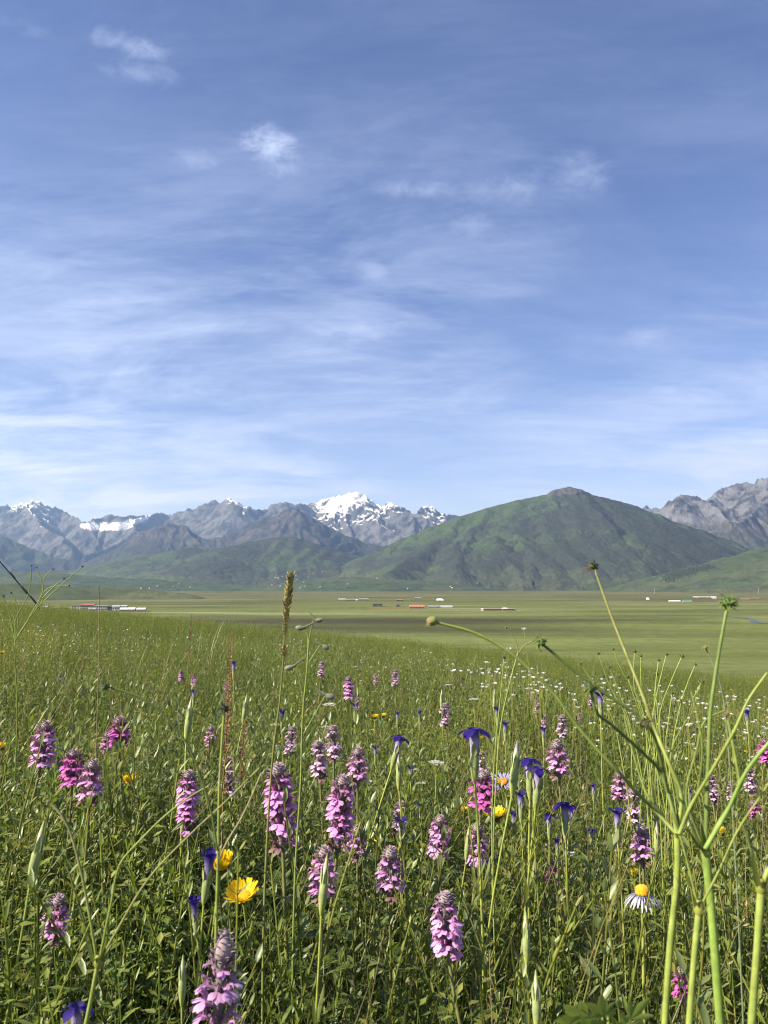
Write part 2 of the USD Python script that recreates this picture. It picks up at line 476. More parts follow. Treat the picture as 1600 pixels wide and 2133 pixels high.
def paint_foot(X, Y, Z, N, PX):
    n1, n2 = N3(X, Y, Z, 700, 4, 21), N3(X, Y, Z, 130, 4, 22)
    el = (Z - 0.55) / Y * F
    c = np.zeros(X.shape + (3,)) + HEATH * 1.15
    c = lerp(c, GRASS, ss(n1, 0.44, 0.58) * 0.8)
    rock = ss(el + (n1 - 0.5) * 90 + (0.8 - N[..., 2]) * 60, 75, 105)
    rk = lerp(np.zeros(X.shape + (3,)) + SCREE * 0.75, ROCKD, ss(n2, 0.45, 0.6))
    return lerp(c, rk, rock * 0.9) if False else c * (1 - 0.9 * rock[..., None]) + rk * 0.9 * rock[..., None]


def paint_hill(X, Y, Z, N, PX):
    n1, n2, n4 = N3(X, Y, Z, 850, 4, 31), N3(X, Y, Z, 120, 4, 32), N3(X, Y, Z, 35, 3, 33)
    el = (Z - 0.55) / Y * F
    c = np.zeros(X.shape + (3,)) + GRASS * (.9 + .4 * n4[..., None])
    heath = ss(n1 + (n2 - 0.5) * 0.30 + (n4 - .5) * .12 + 0.13 * np.exp(-((el - 100) / 60) ** 2) + N[..., 0] * 0.12, 0.48, 0.64)
    c = lerp(c, HEATH * 1.15, heath * 0.85)
    c = lerp(c, DRYG, ss(el + (n2 - 0.5) * 60, 40, 10) * 0.3)
    bare = ss(np.exp(-((PX - 1185) / 36) ** 2) * ss(el + (n2 - .5) * 16, 191, 199), 0.3, 0.6)
    c = lerp(c, SCREE * 0.8, bare)
    sc = ss(N3(X, Y, Z, 210, 3, 35) + (n4 - .5) * .2, 0.60, 0.70) * ss(el, 120, 160)
    return lerp(c, SCREE * 0.85, sc * 0.7)


def paint_low(X, Y, Z, N, PX):
    n1, n2 = N3(X, Y, Z, 300, 4, 41), N3(X, Y, Z, 60, 4, 42)
    c = np.zeros(X.shape + (3,)) + GRASS * 1.15
    c = lerp(c, HEATH, ss(n2 + (n1 - 0.5), 0.52, 0.68) * 0.6)
    return lerp(c, DRYG, ss(n1, 0.5, 0.62) * 0.5)


def paint_pale(X, Y, Z, N, PX):
    n1, n2 = N3(X, Y, Z, 150, 4, 51), N3(X, Y, Z, 40, 4, 52)
    c = np.zeros(X.shape + (3,)) + DRYG * 1.05
    return lerp(c, GRASS, ss(n1, 0.45, 0.6) * 0.6)


A = [(-160, 1075), (-90, 1060), (-40, 1065), (0, 1055), (20, 1052), (45, 1050), (62, 1043), (75, 1048), (100, 1058), (120, 1064), (140, 1075), (165, 1086), (185, 1092), (205, 1084), (220, 1077), (245, 1076),
     (270, 1074), (300, 1073), (325, 1070), (345, 1073), (370, 1071), (395, 1063), (408, 1056), (425, 1046), (440, 1041), (454, 1050), (470, 1042), (485, 1045), (500, 1047), (520, 1057), (535, 1062), (555, 1068),
     (570, 1063), (585, 1047), (600, 1050), (615, 1048), (640, 1053), (655, 1051), (675, 1043), (700, 1038), (715, 1034), (732, 1027), (748, 1030), (765, 1040), (780, 1050), (800, 1053), (812, 1049), (830, 1055),
     (850, 1065), (870, 1076), (885, 1060), (898, 1058), (912, 1072), (935, 1076), (980, 1072), (1040, 1060), (1120, 1075), (1200, 1070), (1280, 1082), (1330, 1068), (1352, 1057), (1375, 1066), (1400, 1085), (1480, 1090)]
A = [(x, y, 1 + 0.05 * math.sin(x * 0.021) + 0.03 * math.sin(x * 0.057 + 1)) for x, y in A]
terrain('snow_mountains', A, 15000, 9500, 17500, 330, -130, 1500, 900, 3, 560, 0.52, 3900, 1.05, 6, 120, 260, 60, paint_far, 'mountain_ground', spread=0.8, jag=38,
        extra=[[(590, 1052, 14600), (640, 1085, 13600), (700, 1110, 12600), (780, 1150, 11500)], [(300, 1078, 14500), (260, 1115, 13200), (180, 1160, 11800)], [(610, 1055, 14400), (560, 1085, 13200), (500, 1110, 12200)],
               [(800, 1055, 14400), (790, 1085, 13300), (840, 1125, 12200)], [(60, 1050, 14500), (90, 1100, 13000), (150, 1150, 11800)]])
B = [(1290, 1085), (1330, 1078), (1360, 1075), (1395, 1058), (1420, 1038), (1436, 1032), (1455, 1036), (1468, 1046), (1482, 1042), (1492, 1038), (1502, 1025), (1530, 1010), (1545, 1005), (1560, 1010), (1577, 1002), (1600, 997), (1660, 982), (1740, 990), (1800, 1010)]
B = [(x, y, 1 + 0.05 * math.sin(x * 0.03)) for x, y in B]
terrain('rocky_mountains', B, 10500, 6800, 12500, 260, 1230, 1760, 360, 5, 400, 0.50, 2600, 1.0, 4, 90, 190, 42, paint_rock_right, 'mountain_ground', jag=30,
        extra=[[(1640, 1010, 10300), (1560, 1070, 9000), (1490, 1110, 8200), (1430, 1140, 7600)]])
Cc = [(-200, 1075), (-120, 1072), (-60, 1090), (0, 1110), (50, 1135), (120, 1165), (185, 1170), (240, 1140), (300, 1105), (345, 1090), (385, 1098), (430, 1125), (480, 1118), (540, 1085), (590, 1066), (612, 1060), (650, 1078), (700, 1102), (760, 1128), (820, 1150), (900, 1185)]
terrain('foothills', Cc, 10500, 6900, 12500, 240, -130, 960, 620, 8, 480, 0.42, 2800, 0.80, 8, 70, 200, 34, paint_foot, 'mountain_ground', spread=0.9, jag=12)
Dd = [(-150, 1180), (60, 1192), (170, 1185), (250, 1168), (330, 1150), (400, 1142), (470, 1150), (530, 1128), (590, 1118), (650, 1142), (700, 1160), (760, 1180), (820, 1195)]
terrain('green_foothills', Dd, 7600, 5400, 8800, 170, -130, 900, 420, 12, 560, 0.24, 1500, 0.34, 120, 14, 160, 14, paint_hill, 'hill_ground', spread=0.9)
E = [(660, 1205), (700, 1190), (760, 1160), (830, 1131), (900, 1097), (960, 1076), (1020, 1058), (1080, 1041), (1140, 1030), (1165, 1019), (1183, 1014), (1205, 1019), (1225, 1030), (1260, 1036), (1300, 1048), (1340, 1063), (1400, 1085), (1450, 1102), (1500, 1120), (1580, 1150), (1650, 1168), (1740, 1185)]
terrain('grassy_hill', E, 6600, 4300, 8200, 320, 600, 1760, 700, 14, 640, 0.33, 1700, 0.50, 40, 42, 210, 9, paint_hill, 'hill_ground', spread=0.6,
        extra=[[(1085, 1042, 6500), (1072, 1078, 6200), (1085, 1118, 5800), (1108, 1155, 5400), (1112, 1190, 5000)], [(1225, 1034, 6500), (1192, 1072, 6200), (1155, 1108, 5850), (1135, 1150, 5450), (1150, 1195, 4950)],
               [(1300, 1052, 6500), (1288, 1095, 6050), (1245, 1145, 5550), (1215, 1190, 5000)], [(1400, 1089, 6500), (1372, 1122, 6000), (1335, 1160, 5450), (1300, 1200, 4900)], [(960, 1079, 6500), (925, 1120, 6100), (860, 1160, 5600), (800, 1196, 5100)], [(1020, 1060, 6500), (985, 1105, 6100), (960, 1150, 5600), (950, 1195, 5050)]])
G = [(-200, 1186), (0, 1190), (100, 1193), (200, 1202), (300, 1206), (400, 1214), (500, 1219), (620, 1217), (690, 1203), (730, 1202), (790, 1206), (860, 1209), (910, 1214), (960, 1222), (1040, 1229)]
terrain('low_hills', G, 4700, 3700, 5600, 120, -130, 1060, 480, 17, 420, 0.10, 800, 0.16, 120, 4, 90, 6, paint_low, 'hill_ground', spread=1.0)
H_ = [(1342, 1222), (1394, 1208), (1462, 1189), (1497, 1172), (1531, 1158), (1566, 1150), (1600, 1139), (1700, 1120), (1800, 1118)]
terrain('right_slope', H_, 4300, 3000, 5200, 150, 1080, 1780, 400, 19, 420, 0.16, 700, 0.30, 40, 9, 90, 6, paint_low, 'hill_ground', spread=1.0)
Tt = [(-200, 1213), (-60, 1215), (20, 1214), (70, 1217), (140, 1222), (200, 1225), (300, 1228), (360, 1234), (385, 1243)]
terrain('grassy_terrace', Tt, 1650, 1250, 2100, 90, -130, 430, 300, 23, 200, 0.10, 160, 0.28, 30, 1, 40, 0.8, paint_pale, 'hill_ground', spread=1.0)

def unit(v):
    v = np.asarray(v, float)
    return v / (np.linalg.norm(v) + 1e-12)


def smooth_path(pts, n=24):
    """a smooth curve through points (cubic Hermite over chord length)"""
    p = np.asarray(pts, float)
    if len(p) < 3: return np.linspace(p[0], p[-1], max(n // 3, 3))
    d = np.r_[0, np.cumsum(np.linalg.norm(np.diff(p, axis=0), axis=1) + 1e-9)]
    tg = np.gradient(p, d, axis=0)
    out = []
    for u in np.linspace(0, d[-1], n):
        k = min(int(np.searchsorted(d, u, 'right')) - 1, len(p) - 2)
        h = d[k + 1] - d[k]; t = (u - d[k]) / h
        out.append((2 * t ** 3 - 3 * t * t + 1) * p[k] + (t ** 3 - 2 * t * t + t) * h * tg[k] + (3 * t * t - 2 * t ** 3) * p[k + 1] + (t ** 3 - t * t) * h * tg[k + 1])
    return np.array(out)


# ---------------------------------------------------------------- buildings on the plain
def plain_mat(name, col, rough=.8, var=.15, scale=.6):
    LOOK[name] = usdkit.material(stage, '/World/Looks/' + name, {'g': ('geometry', {}), 'n': ('noise_texture', {'scale': scale, 'detail': 5}), 'm': ('map_range', {'from_min': .3, 'from_max': .7, 'to_min': 1 - var, 'to_max': 1 + var}),
        'c': ('vector_math', {'math_type': 'scale', 'vector1': col}), 'p': ('principled_bsdf', {'roughness': rough})}, [('g.position', 'n.vector'), ('n.fac', 'm.value'), ('m.result', 'c.scale'), ('c.vector', 'p.base_color')], surface='p.BSDF')


for nm, c in (('white_wall', (.58, .57, .54)), ('cream_wall', (.38, .34, .28)), ('mud_wall', (.22, .16, .11)), ('dark_wall', (.07, .065, .06)), ('red_roof', (.24, .09, .07)), ('orange_roof', (.33, .14, .08)), ('grey_roof', (.30, .31, .32)), ('green_roof', (.06, .20, .13)),
              ('white_roof', (.55, .55, .55)), ('dark_window', (.03, .035, .045)), ('bare_wood', (.2, .15, .1)), ('forest_green', (.022, .036, .02))):
    plain_mat(nm, c)


def on_plain(px, py):
    d = direction(px, py)
    D = (PLAIN - CAM[2]) / (d[2] / d[1])
    p = world(px, py, D)
    p[2] = float(ground_z(p[0], p[1]))
    return p, D


def box_mesh(x0, x1, y0, y1, z0, z1):
    v = np.array([[x, y, z] for x in (x0, x1) for y in (y0, y1) for z in (z0, z1)], float)
    f = np.array([[0, 1, 3], [0, 3, 2], [4, 6, 7], [4, 7, 5], [0, 4, 5], [0, 5, 1], [2, 3, 7], [2, 7, 6], [0, 2, 6], [0, 6, 4], [1, 5, 7], [1, 7, 3]])
    return v, f


def gable(w, d, z, h, over=.35):
    w, d = w / 2 + over, d / 2 + over
    t = .18
    v = np.array([[-w, -d, z], [w, -d, z], [w, d, z], [-w, d, z], [-w, 0, z + h], [w, 0, z + h], [-w, -d, z + t], [w, -d, z + t], [w, d, z + t], [-w, d, z + t], [-w, 0, z + h + t], [w, 0, z + h + t]], float)
    f = np.array([[6, 7, 11], [6, 11, 10], [9, 10, 11], [9, 11, 8], [0, 4, 5], [0, 5, 1], [3, 2, 5], [3, 5, 4], [0, 1, 7], [0, 7, 6], [2, 3, 9], [2, 9, 8], [0, 6, 10], [0, 10, 4], [3, 4, 10], [3, 10, 9], [1, 5, 11], [1, 11, 7], [2, 8, 11], [2, 11, 5]])
    return v, f


def building(label, x0, x1, py, h_px, wall, roof, kind='gable', depth=9.0, windows=0, storeys=1, rz=0.0, cat='building', group=None, name='building', roof_px=2.5, door=True):
    """a building whose front stands from x0 to x1 (photo) on the plain with its foot at py"""
    p, D = on_plain((x0 + x1) / 2, py)
    w, h, rh = (x1 - x0) * D / F, h_px * D / F, roof_px * D / F
    x = UsdGeom.Xform.Define(stage, numbered('/World', name)); x.AddTranslateOp().Set(Gf.Vec3d(*p)); x.AddRotateZOp().Set(rz - math.degrees(math.atan2(p[0], p[1])) * .6)
    prim = tag(x.GetPrim(), label, cat, group)
    put('wall', *box_mesh(-w / 2, w / 2, -depth / 2, depth / 2, -.6, h), wall, prim, smooth=False)
    if kind == 'gable': put('roof', *gable(w, depth, h - .02, rh), roof, prim, smooth=False)
    elif kind == 'flat':
        put('roof', *box_mesh(-w / 2 - .3, w / 2 + .3, -depth / 2 - .3, depth / 2 + .3, h - .01, h + .4), roof, prim, smooth=False)
    for s_ in range(storeys):
        for i in range(windows):
            cx = -w / 2 + w * (i + .5) / windows; zc = h * (s_ + .55) / storeys; hw, hh = min(.7, w / windows * .3), min(.75, h / storeys * .3)
            put('window', *box_mesh(cx - hw, cx + hw, -depth / 2 - .05, -depth / 2 + .1, zc - hh, zc + hh), 'dark_window', prim, smooth=False)
    if door: put('door', *box_mesh(w * .08, w * .08 + 1.1, -depth / 2 - .06, -depth / 2 + .1, -.1, min(2.1, h * .7)), 'bare_wood', prim, smooth=False)
    return prim


T_ = 'buildings of the town at left'
building('white two storey house at the left end of the red roofed row', 151, 172, 1271, 9.5, 'white_wall', 'red_roof', 'flat', 12, 4, 2, group=T_)
building('long two storey hall with a red roof in the town', 172.5, 197, 1271, 10.5, 'cream_wall', 'red_roof', 'gable', 14, 7, 2, group=T_)
building('white house right of the long red roofed hall', 198, 224, 1272, 10, 'white_wall', 'grey_roof', 'flat', 12, 6, 2, group=T_)
building('dark walled house between the two white houses of the town', 225, 234, 1272, 8, 'dark_wall', 'dark_wall', 'gable', 10, 2, 1, group=T_)
building('small bright white house right of the dark house', 235, 249, 1272, 8.5, 'white_wall', 'grey_roof', 'gable', 10, 3, 1, group=T_)
building('grey roofed house at the right end of the upper town row', 250, 265, 1270, 6.5, 'dark_wall', 'grey_roof', 'gable', 11, 3, 1, group=T_)
building('low shed with a pale sheet roof, left one in front of the town', 252, 281, 1275, 4, 'mud_wall', 'white_roof', 'gable', 12, 0, 1, group=T_, roof_px=3.5)
building('low shed with a pale sheet roof, right one in front of the town', 286, 303, 1275, 4, 'mud_wall', 'white_roof', 'gable', 10, 0, 1, group=T_, roof_px=3)
building('small grey roofed hut in front of the red roofed hall', 185, 200, 1275, 4.5, 'white_wall', 'grey_roof', 'gable', 9, 2, 1, group=T_)
building('long low dark yard wall in front of the sheds', 232, 312, 1277, 3, 'mud_wall', 'dark_wall', 'none', 1.0, 0, 1, cat='wall', name='yard_wall', door=False)
building('long low pale building left of the white two storey house', 113, 149, 1271, 5, 'grey_roof', 'grey_roof', 'flat', 9, 6, 1, group=T_)
building('cream building at the left edge of the town, partly behind stems', 14, 36, 1268, 9, 'cream_wall', 'white_roof', 'flat', 12, 5, 2, group=T_)
building('second cream building from the left edge of the town', 37, 58, 1268, 8, 'cream_wall', 'cream_wall', 'flat', 10, 5, 2, group=T_)
building('low brown building between the cream ones and the pale long one', 66, 98, 1269, 4, 'mud_wall', 'grey_roof', 'gable', 10, 4, 1, group=T_)
V_ = 'farm buildings in the middle of the plain'
building('farmhouse with a broad orange roof in the middle of the plain', 853, 884, 1268, 4, 'mud_wall', 'orange_roof', 'gable', 14, 5, 1, group=V_, roof_px=3.5)
building('long low earth wall left of the orange roofed farmhouse', 770, 852, 1267.5, 2, 'orange_roof', 'mud_wall', 'none', 1.2, 0, 1, cat='wall', name='yard_wall', door=False)
building('dark farm shed above the left end of the earth wall', 777, 796, 1264, 4, 'dark_wall', 'dark_wall', 'gable', 10, 2, 1, group=V_)
building('little dark shed above the middle of the earth wall', 826, 833, 1265, 3.5, 'dark_wall', 'dark_wall', 'gable', 7, 1, 1, group=V_)
building('low white row building right of the orange roof', 892, 915, 1266, 2.2, 'dark_wall', 'grey_roof', 'gable', 8, 4, 1, group=V_, roof_px=1.2)
building('low whitish shed at the right end of the orange roofed farm', 918, 942, 1266, 2.4, 'cream_wall', 'white_roof', 'gable', 8, 4, 1, group=V_, roof_px=1.2)
building('low dark house, left end of the far upper row', 705, 720, 1250.5, 2, 'dark_wall', 'white_roof', 'gable', 14, 2, 1, group=V_, roof_px=1)
building('low dark house with a grey roof, second in the far upper row', 722, 741, 1251, 2.4, 'dark_wall', 'grey_roof', 'gable', 14, 3, 1, group=V_, roof_px=1)
building('small white house in the far upper row', 741.5, 745, 1251.5, 3, 'white_wall', 'white_roof', 'gable', 7, 1, 1, group=V_, roof_px=1)
building('low dark house, right end of the far upper row', 748, 767, 1250.5, 2.4, 'dark_wall', 'grey_roof', 'gable', 14, 3, 1, group=V_, roof_px=1)
building('dark shed alone right of the far upper row', 826, 840, 1251.5, 2.6, 'dark_wall', 'mud_wall', 'gable', 12, 2, 1, group=V_, roof_px=1)
building('small dark house above the orange roofed farmhouse', 863, 877, 1248.5, 2.6, 'dark_wall', 'grey_roof', 'gable', 12, 2, 1, group=V_, roof_px=1)
building('long low dark barn beside the white tent right of centre', 1008, 1071, 1272, 3, 'dark_wall', 'mud_wall', 'gable', 9, 0, 1, rz=4, group=V_, roof_px=1)
building('tiny white hut at the left end of the long dark barn', 1002.5, 1007, 1272, 3, 'white_wall', 'white_roof', 'gable', 4, 0, 1, group=V_, roof_px=1, door=False)
R_ = 'farm buildings on the right of the plain'
building('long white roofed barn on the right of the plain', 1394, 1416, 1253.5, 1.6, 'cream_wall', 'white_roof', 'gable', 12, 4, 1, group=R_, roof_px=1.6)
building('green roofed barn on the right of the plain', 1423, 1440, 1253, 2, 'cream_wall', 'green_roof', 'gable', 12, 4, 1, group=R_, roof_px=1.8)
building('dark house at the left end of the white row on the right', 1444, 1456, 1246.5, 2.6, 'dark_wall', 'white_roof', 'gable', 14, 2, 1, group=R_, roof_px=1)
building('long white house in the row behind the green roofed barn', 1457, 1479, 1246.5, 2.6, 'dark_wall', 'cream_wall', 'gable', 14, 4, 1, group=R_, roof_px=1.4)
building('white house at the right end of the row behind the green roofed barn', 1482, 1491, 1246.5, 3.4, 'white_wall', 'white_roof', 'gable', 12, 2, 1, group=R_, roof_px=1)
building('brown low farm buildings near the right edge, left one', 1544, 1560, 1248.5, 1.6, 'mud_wall', 'mud_wall', 'gable', 14, 2, 1, group=R_, roof_px=1)
building('brown low farm buildings near the right edge, right one', 1564, 1583, 1248.5, 1.8, 'dark_wall', 'mud_wall', 'gable', 14, 2, 1, group=R_, roof_px=1)


def tent(label, x0, x1, py, h_px):
    """a ridge tent of white cloth with sagging sides"""
    p, D = on_plain((x0 + x1) / 2, py)
    w, h = (x1 - x0) * D / F, h_px * D / F
    x = UsdGeom.Xform.Define(stage, numbered('/World', 'tent')); x.AddTranslateOp().Set(Gf.Vec3d(*p))
    prim = tag(x.GetPrim(), label, 'tent', 'white tents on the plain')
    v, n = [], 9
    for u in np.linspace(-1, 1, 13):
        k = h * (1 - .45 * abs(u) ** 3)
        for t in np.linspace(-1, 1, n):
            v.append([u * w / 2 * (1 if abs(t) < .9 else 1.04), t * w * .22, -.1 + k * (1 - abs(t) ** .85) ** .8])
    put('cloth', np.array(v), grid_faces(13, n), 'white_roof', prim)
    put('entrance', *box_mesh(-w * .06, w * .06, -w * .2, -w * .15, -.1, h * .35), 'dark_window', prim, smooth=False)


tent('white tent standing beside the long dark barn', 1043, 1061, 1272, 6)
tent('white tent alone on the plain right of the tall thin head', 1346, 1353, 1249, 5)
tent('pale wide tent right of the far upper row of houses', 909, 924, 1250.5, 4)
for x_, lab in ((1364, 'thin utility pole on the far plain, left one'), (1580, 'thin utility pole on the far plain near the right edge')):
    p, D = on_plain(x_, 1237)
    xf = UsdGeom.Xform.Define(stage, numbered('/World', 'utility_pole')); xf.AddTranslateOp().Set(Gf.Vec3d(*p)); tag(xf.GetPrim(), lab, 'pole')
    put('post', *box_mesh(-.45, .45, -.45, .45, -.5, 22), 'grey_roof', xf.GetPrim(), smooth=False)
    put('crossarm', *box_mesh(-2.5, 2.5, -.3, .3, 19.5, 20), 'grey_roof', xf.GetPrim(), smooth=False)
# the stream that winds over the plain at right
LOOK['water'] = usdkit.material(stage, '/World/Looks/water', {'p': ('principled_bsdf', {'base_color': (.05, .06, .07), 'roughness': .35, 'specular_ior_level': .6})}, surface='p.BSDF')
c_, wv = smooth_path([on_plain(*q)[0] for q in [(1372, 1280.5), (1420, 1282), (1470, 1284), (1520, 1286), (1560, 1290), (1600, 1297), (1680, 1300)]], 60), []
for i, q in enumerate(c_):
    t_ = unit(c_[min(i + 1, len(c_) - 1)] - c_[max(i - 1, 0)]); n_ = np.array([-t_[1], t_[0], 0]) * (1.6 + 2.2 * (i / len(c_)) ** 2)
    for s_ in (-1, 1): wv.append([*(q + n_ * s_)[:2], float(ground_z(*(q + n_ * s_)[:2])) + .25])
tag(put('stream', np.array(wv), grid_faces(len(c_), 2), 'water'), kind='structure')
# the village on the foot of the hills, and the wood on the right
for i in range(28):
    if i < 16: px_, py_ = rng.uniform(545, 690), rng.uniform(1192, 1226)
    elif i < 22: px_, py_ = rng.uniform(290, 400), rng.uniform(1216, 1228)
    else: px_, py_ = rng.uniform(720, 1010), rng.uniform(1200, 1228)
    p = hit(px_, py_)
    if p is None: continue
    xf = UsdGeom.Xform.Define(stage, numbered('/World', 'village_house')); xf.AddTranslateOp().Set(Gf.Vec3d(*p)); xf.AddRotateZOp().Set(rng.uniform(-30, 30))
    left = i >= 16 and i < 22
    tag(xf.GetPrim(), 'tiny pale house of the far village on the hill foot ' + ('at left' if left else 'in the middle' if i < 16 else 'below the big grassy hill'), 'house', 'tiny houses of the far village ' + ('at left' if left else 'in the middle' if i < 16 else 'below the grassy hill'))
    w, h = rng.uniform(5, 9), rng.uniform(2.5, 4)
    put('wall', *box_mesh(-w / 2, w / 2, -4.5, 4.5, -3, h), 'cream_wall', xf.GetPrim(), smooth=False)
    put('roof', *gable(w, 9, h - .02, 2.5), ('grey_roof', 'cream_wall', 'red_roof')[i % 3], xf.GetPrim(), smooth=False)
tp = []
while len(tp) < 1100:
    t_ = rng.random(); px_, py_ = 1385 + 95 * t_ + rng.normal(0, 6), 1203 - 22 * t_ + rng.normal(0, 5) * (1.1 - .6 * t_)
    p = hit(px_, py_)
    if p is not None: tp.append(p)
tp = np.array(tp)
pi = UsdGeom.PointInstancer.Define(stage, '/World/conifer_wood'); tag(pi.GetPrim(), 'small dark conifer wood in the hollow between the grassy hill and the right slope', 'forest', kind='stuff')
cv, cf, n0 = [], [], 0
for z0, z1, r_ in ((1.5, 8, 3.4), (5, 11.5, 2.7), (8.5, 15, 1.8)):
    ring = [[r_ * (.8 + .35 * (k % 2)) * math.cos(k * math.pi / 5), r_ * (.8 + .35 * (k % 2)) * math.sin(k * math.pi / 5), z0] for k in range(10)] + [[0, 0, z1]]
    cv += ring; cf += [[n0 + k, n0 + (k + 1) % 10, n0 + 10] for k in range(10)]; n0 += 11
cv += [[.3 * math.cos(k * 1.571), .3 * math.sin(k * 1.571), z] for z in (-2, 5) for k in range(4)]
cf += [[n0 + k, n0 + (k + 1) % 4, n0 + 4 + (k + 1) % 4] for k in range(4)] + [[n0 + k, n0 + 4 + (k + 1) % 4, n0 + 4 + k] for k in range(4)]
pi.CreatePrototypesRel().AddTarget(put('conifer', np.array(cv), np.array(cf), 'forest_green', pi.GetPrim(), smooth=False).GetPath())
pi.CreateProtoIndicesAttr(Vt.IntArray([0] * len(tp))); pi.CreatePositionsAttr(Vt.Vec3fArray.FromNumpy(tp.astype(np.float32)))
sc_ = rng.uniform(.5, .95, (len(tp), 1)) * np.ones(3); pi.CreateScalesAttr(Vt.Vec3fArray.FromNumpy(sc_.astype(np.float32)))

# ---------------------------------------------------------------- the air
LOOK['haze'] = usdkit.material(stage, '/World/Looks/haze', {'v': ('principled_volume', {'color': (0.38, 0.60, 1.0), 'density': 3.8e-5, 'anisotropy': 0.35, 'absorption_color': (1, 1, 1)})}, volume='v.volume')
hb = np.array([[x, y, z] for x in (-42000, 42000) for y in (-42000, 42000) for z in (PLAIN - 45, 2000.0)], float)
hf = np.array([[0, 1, 3], [0, 3, 2], [4, 6, 7], [4, 7, 5], [0, 4, 5], [0, 5, 1], [2, 3, 7], [2, 7, 6], [0, 2, 6], [0, 6, 4], [1, 5, 7], [1, 7, 3]])
tag(put('haze', hb, hf, 'haze', smooth=False), kind='stuff')

# ---------------------------------------------------------------- plant geometry
tinted('leaf', rough=0.40, translucent=0.40, spec=0.5, vary=0.26, vary_scale=3.0, island=0.42)
tinted('stalk', rough=0.55, translucent=0.12, spec=0.3, vary=0.24, vary_scale=110.0, island=0.12, bump=(1400.0, 0.35, 0.0006))
tinted('petal', rough=0.55, translucent=0.32, spec=0.25, vary=0.10, vary_scale=150.0, island=0.14)
tinted('bud', rough=0.7, translucent=0.10, spec=0.2, vary=0.15, vary_scale=300.0, island=0.15, sheen=0.2)
UP = np.array([0, 0, 1.0])


def across(d):
    a = np.cross(d, UP if abs(d[2]) < 0.95 else np.array([1.0, 0, 0]))
    return unit(a)


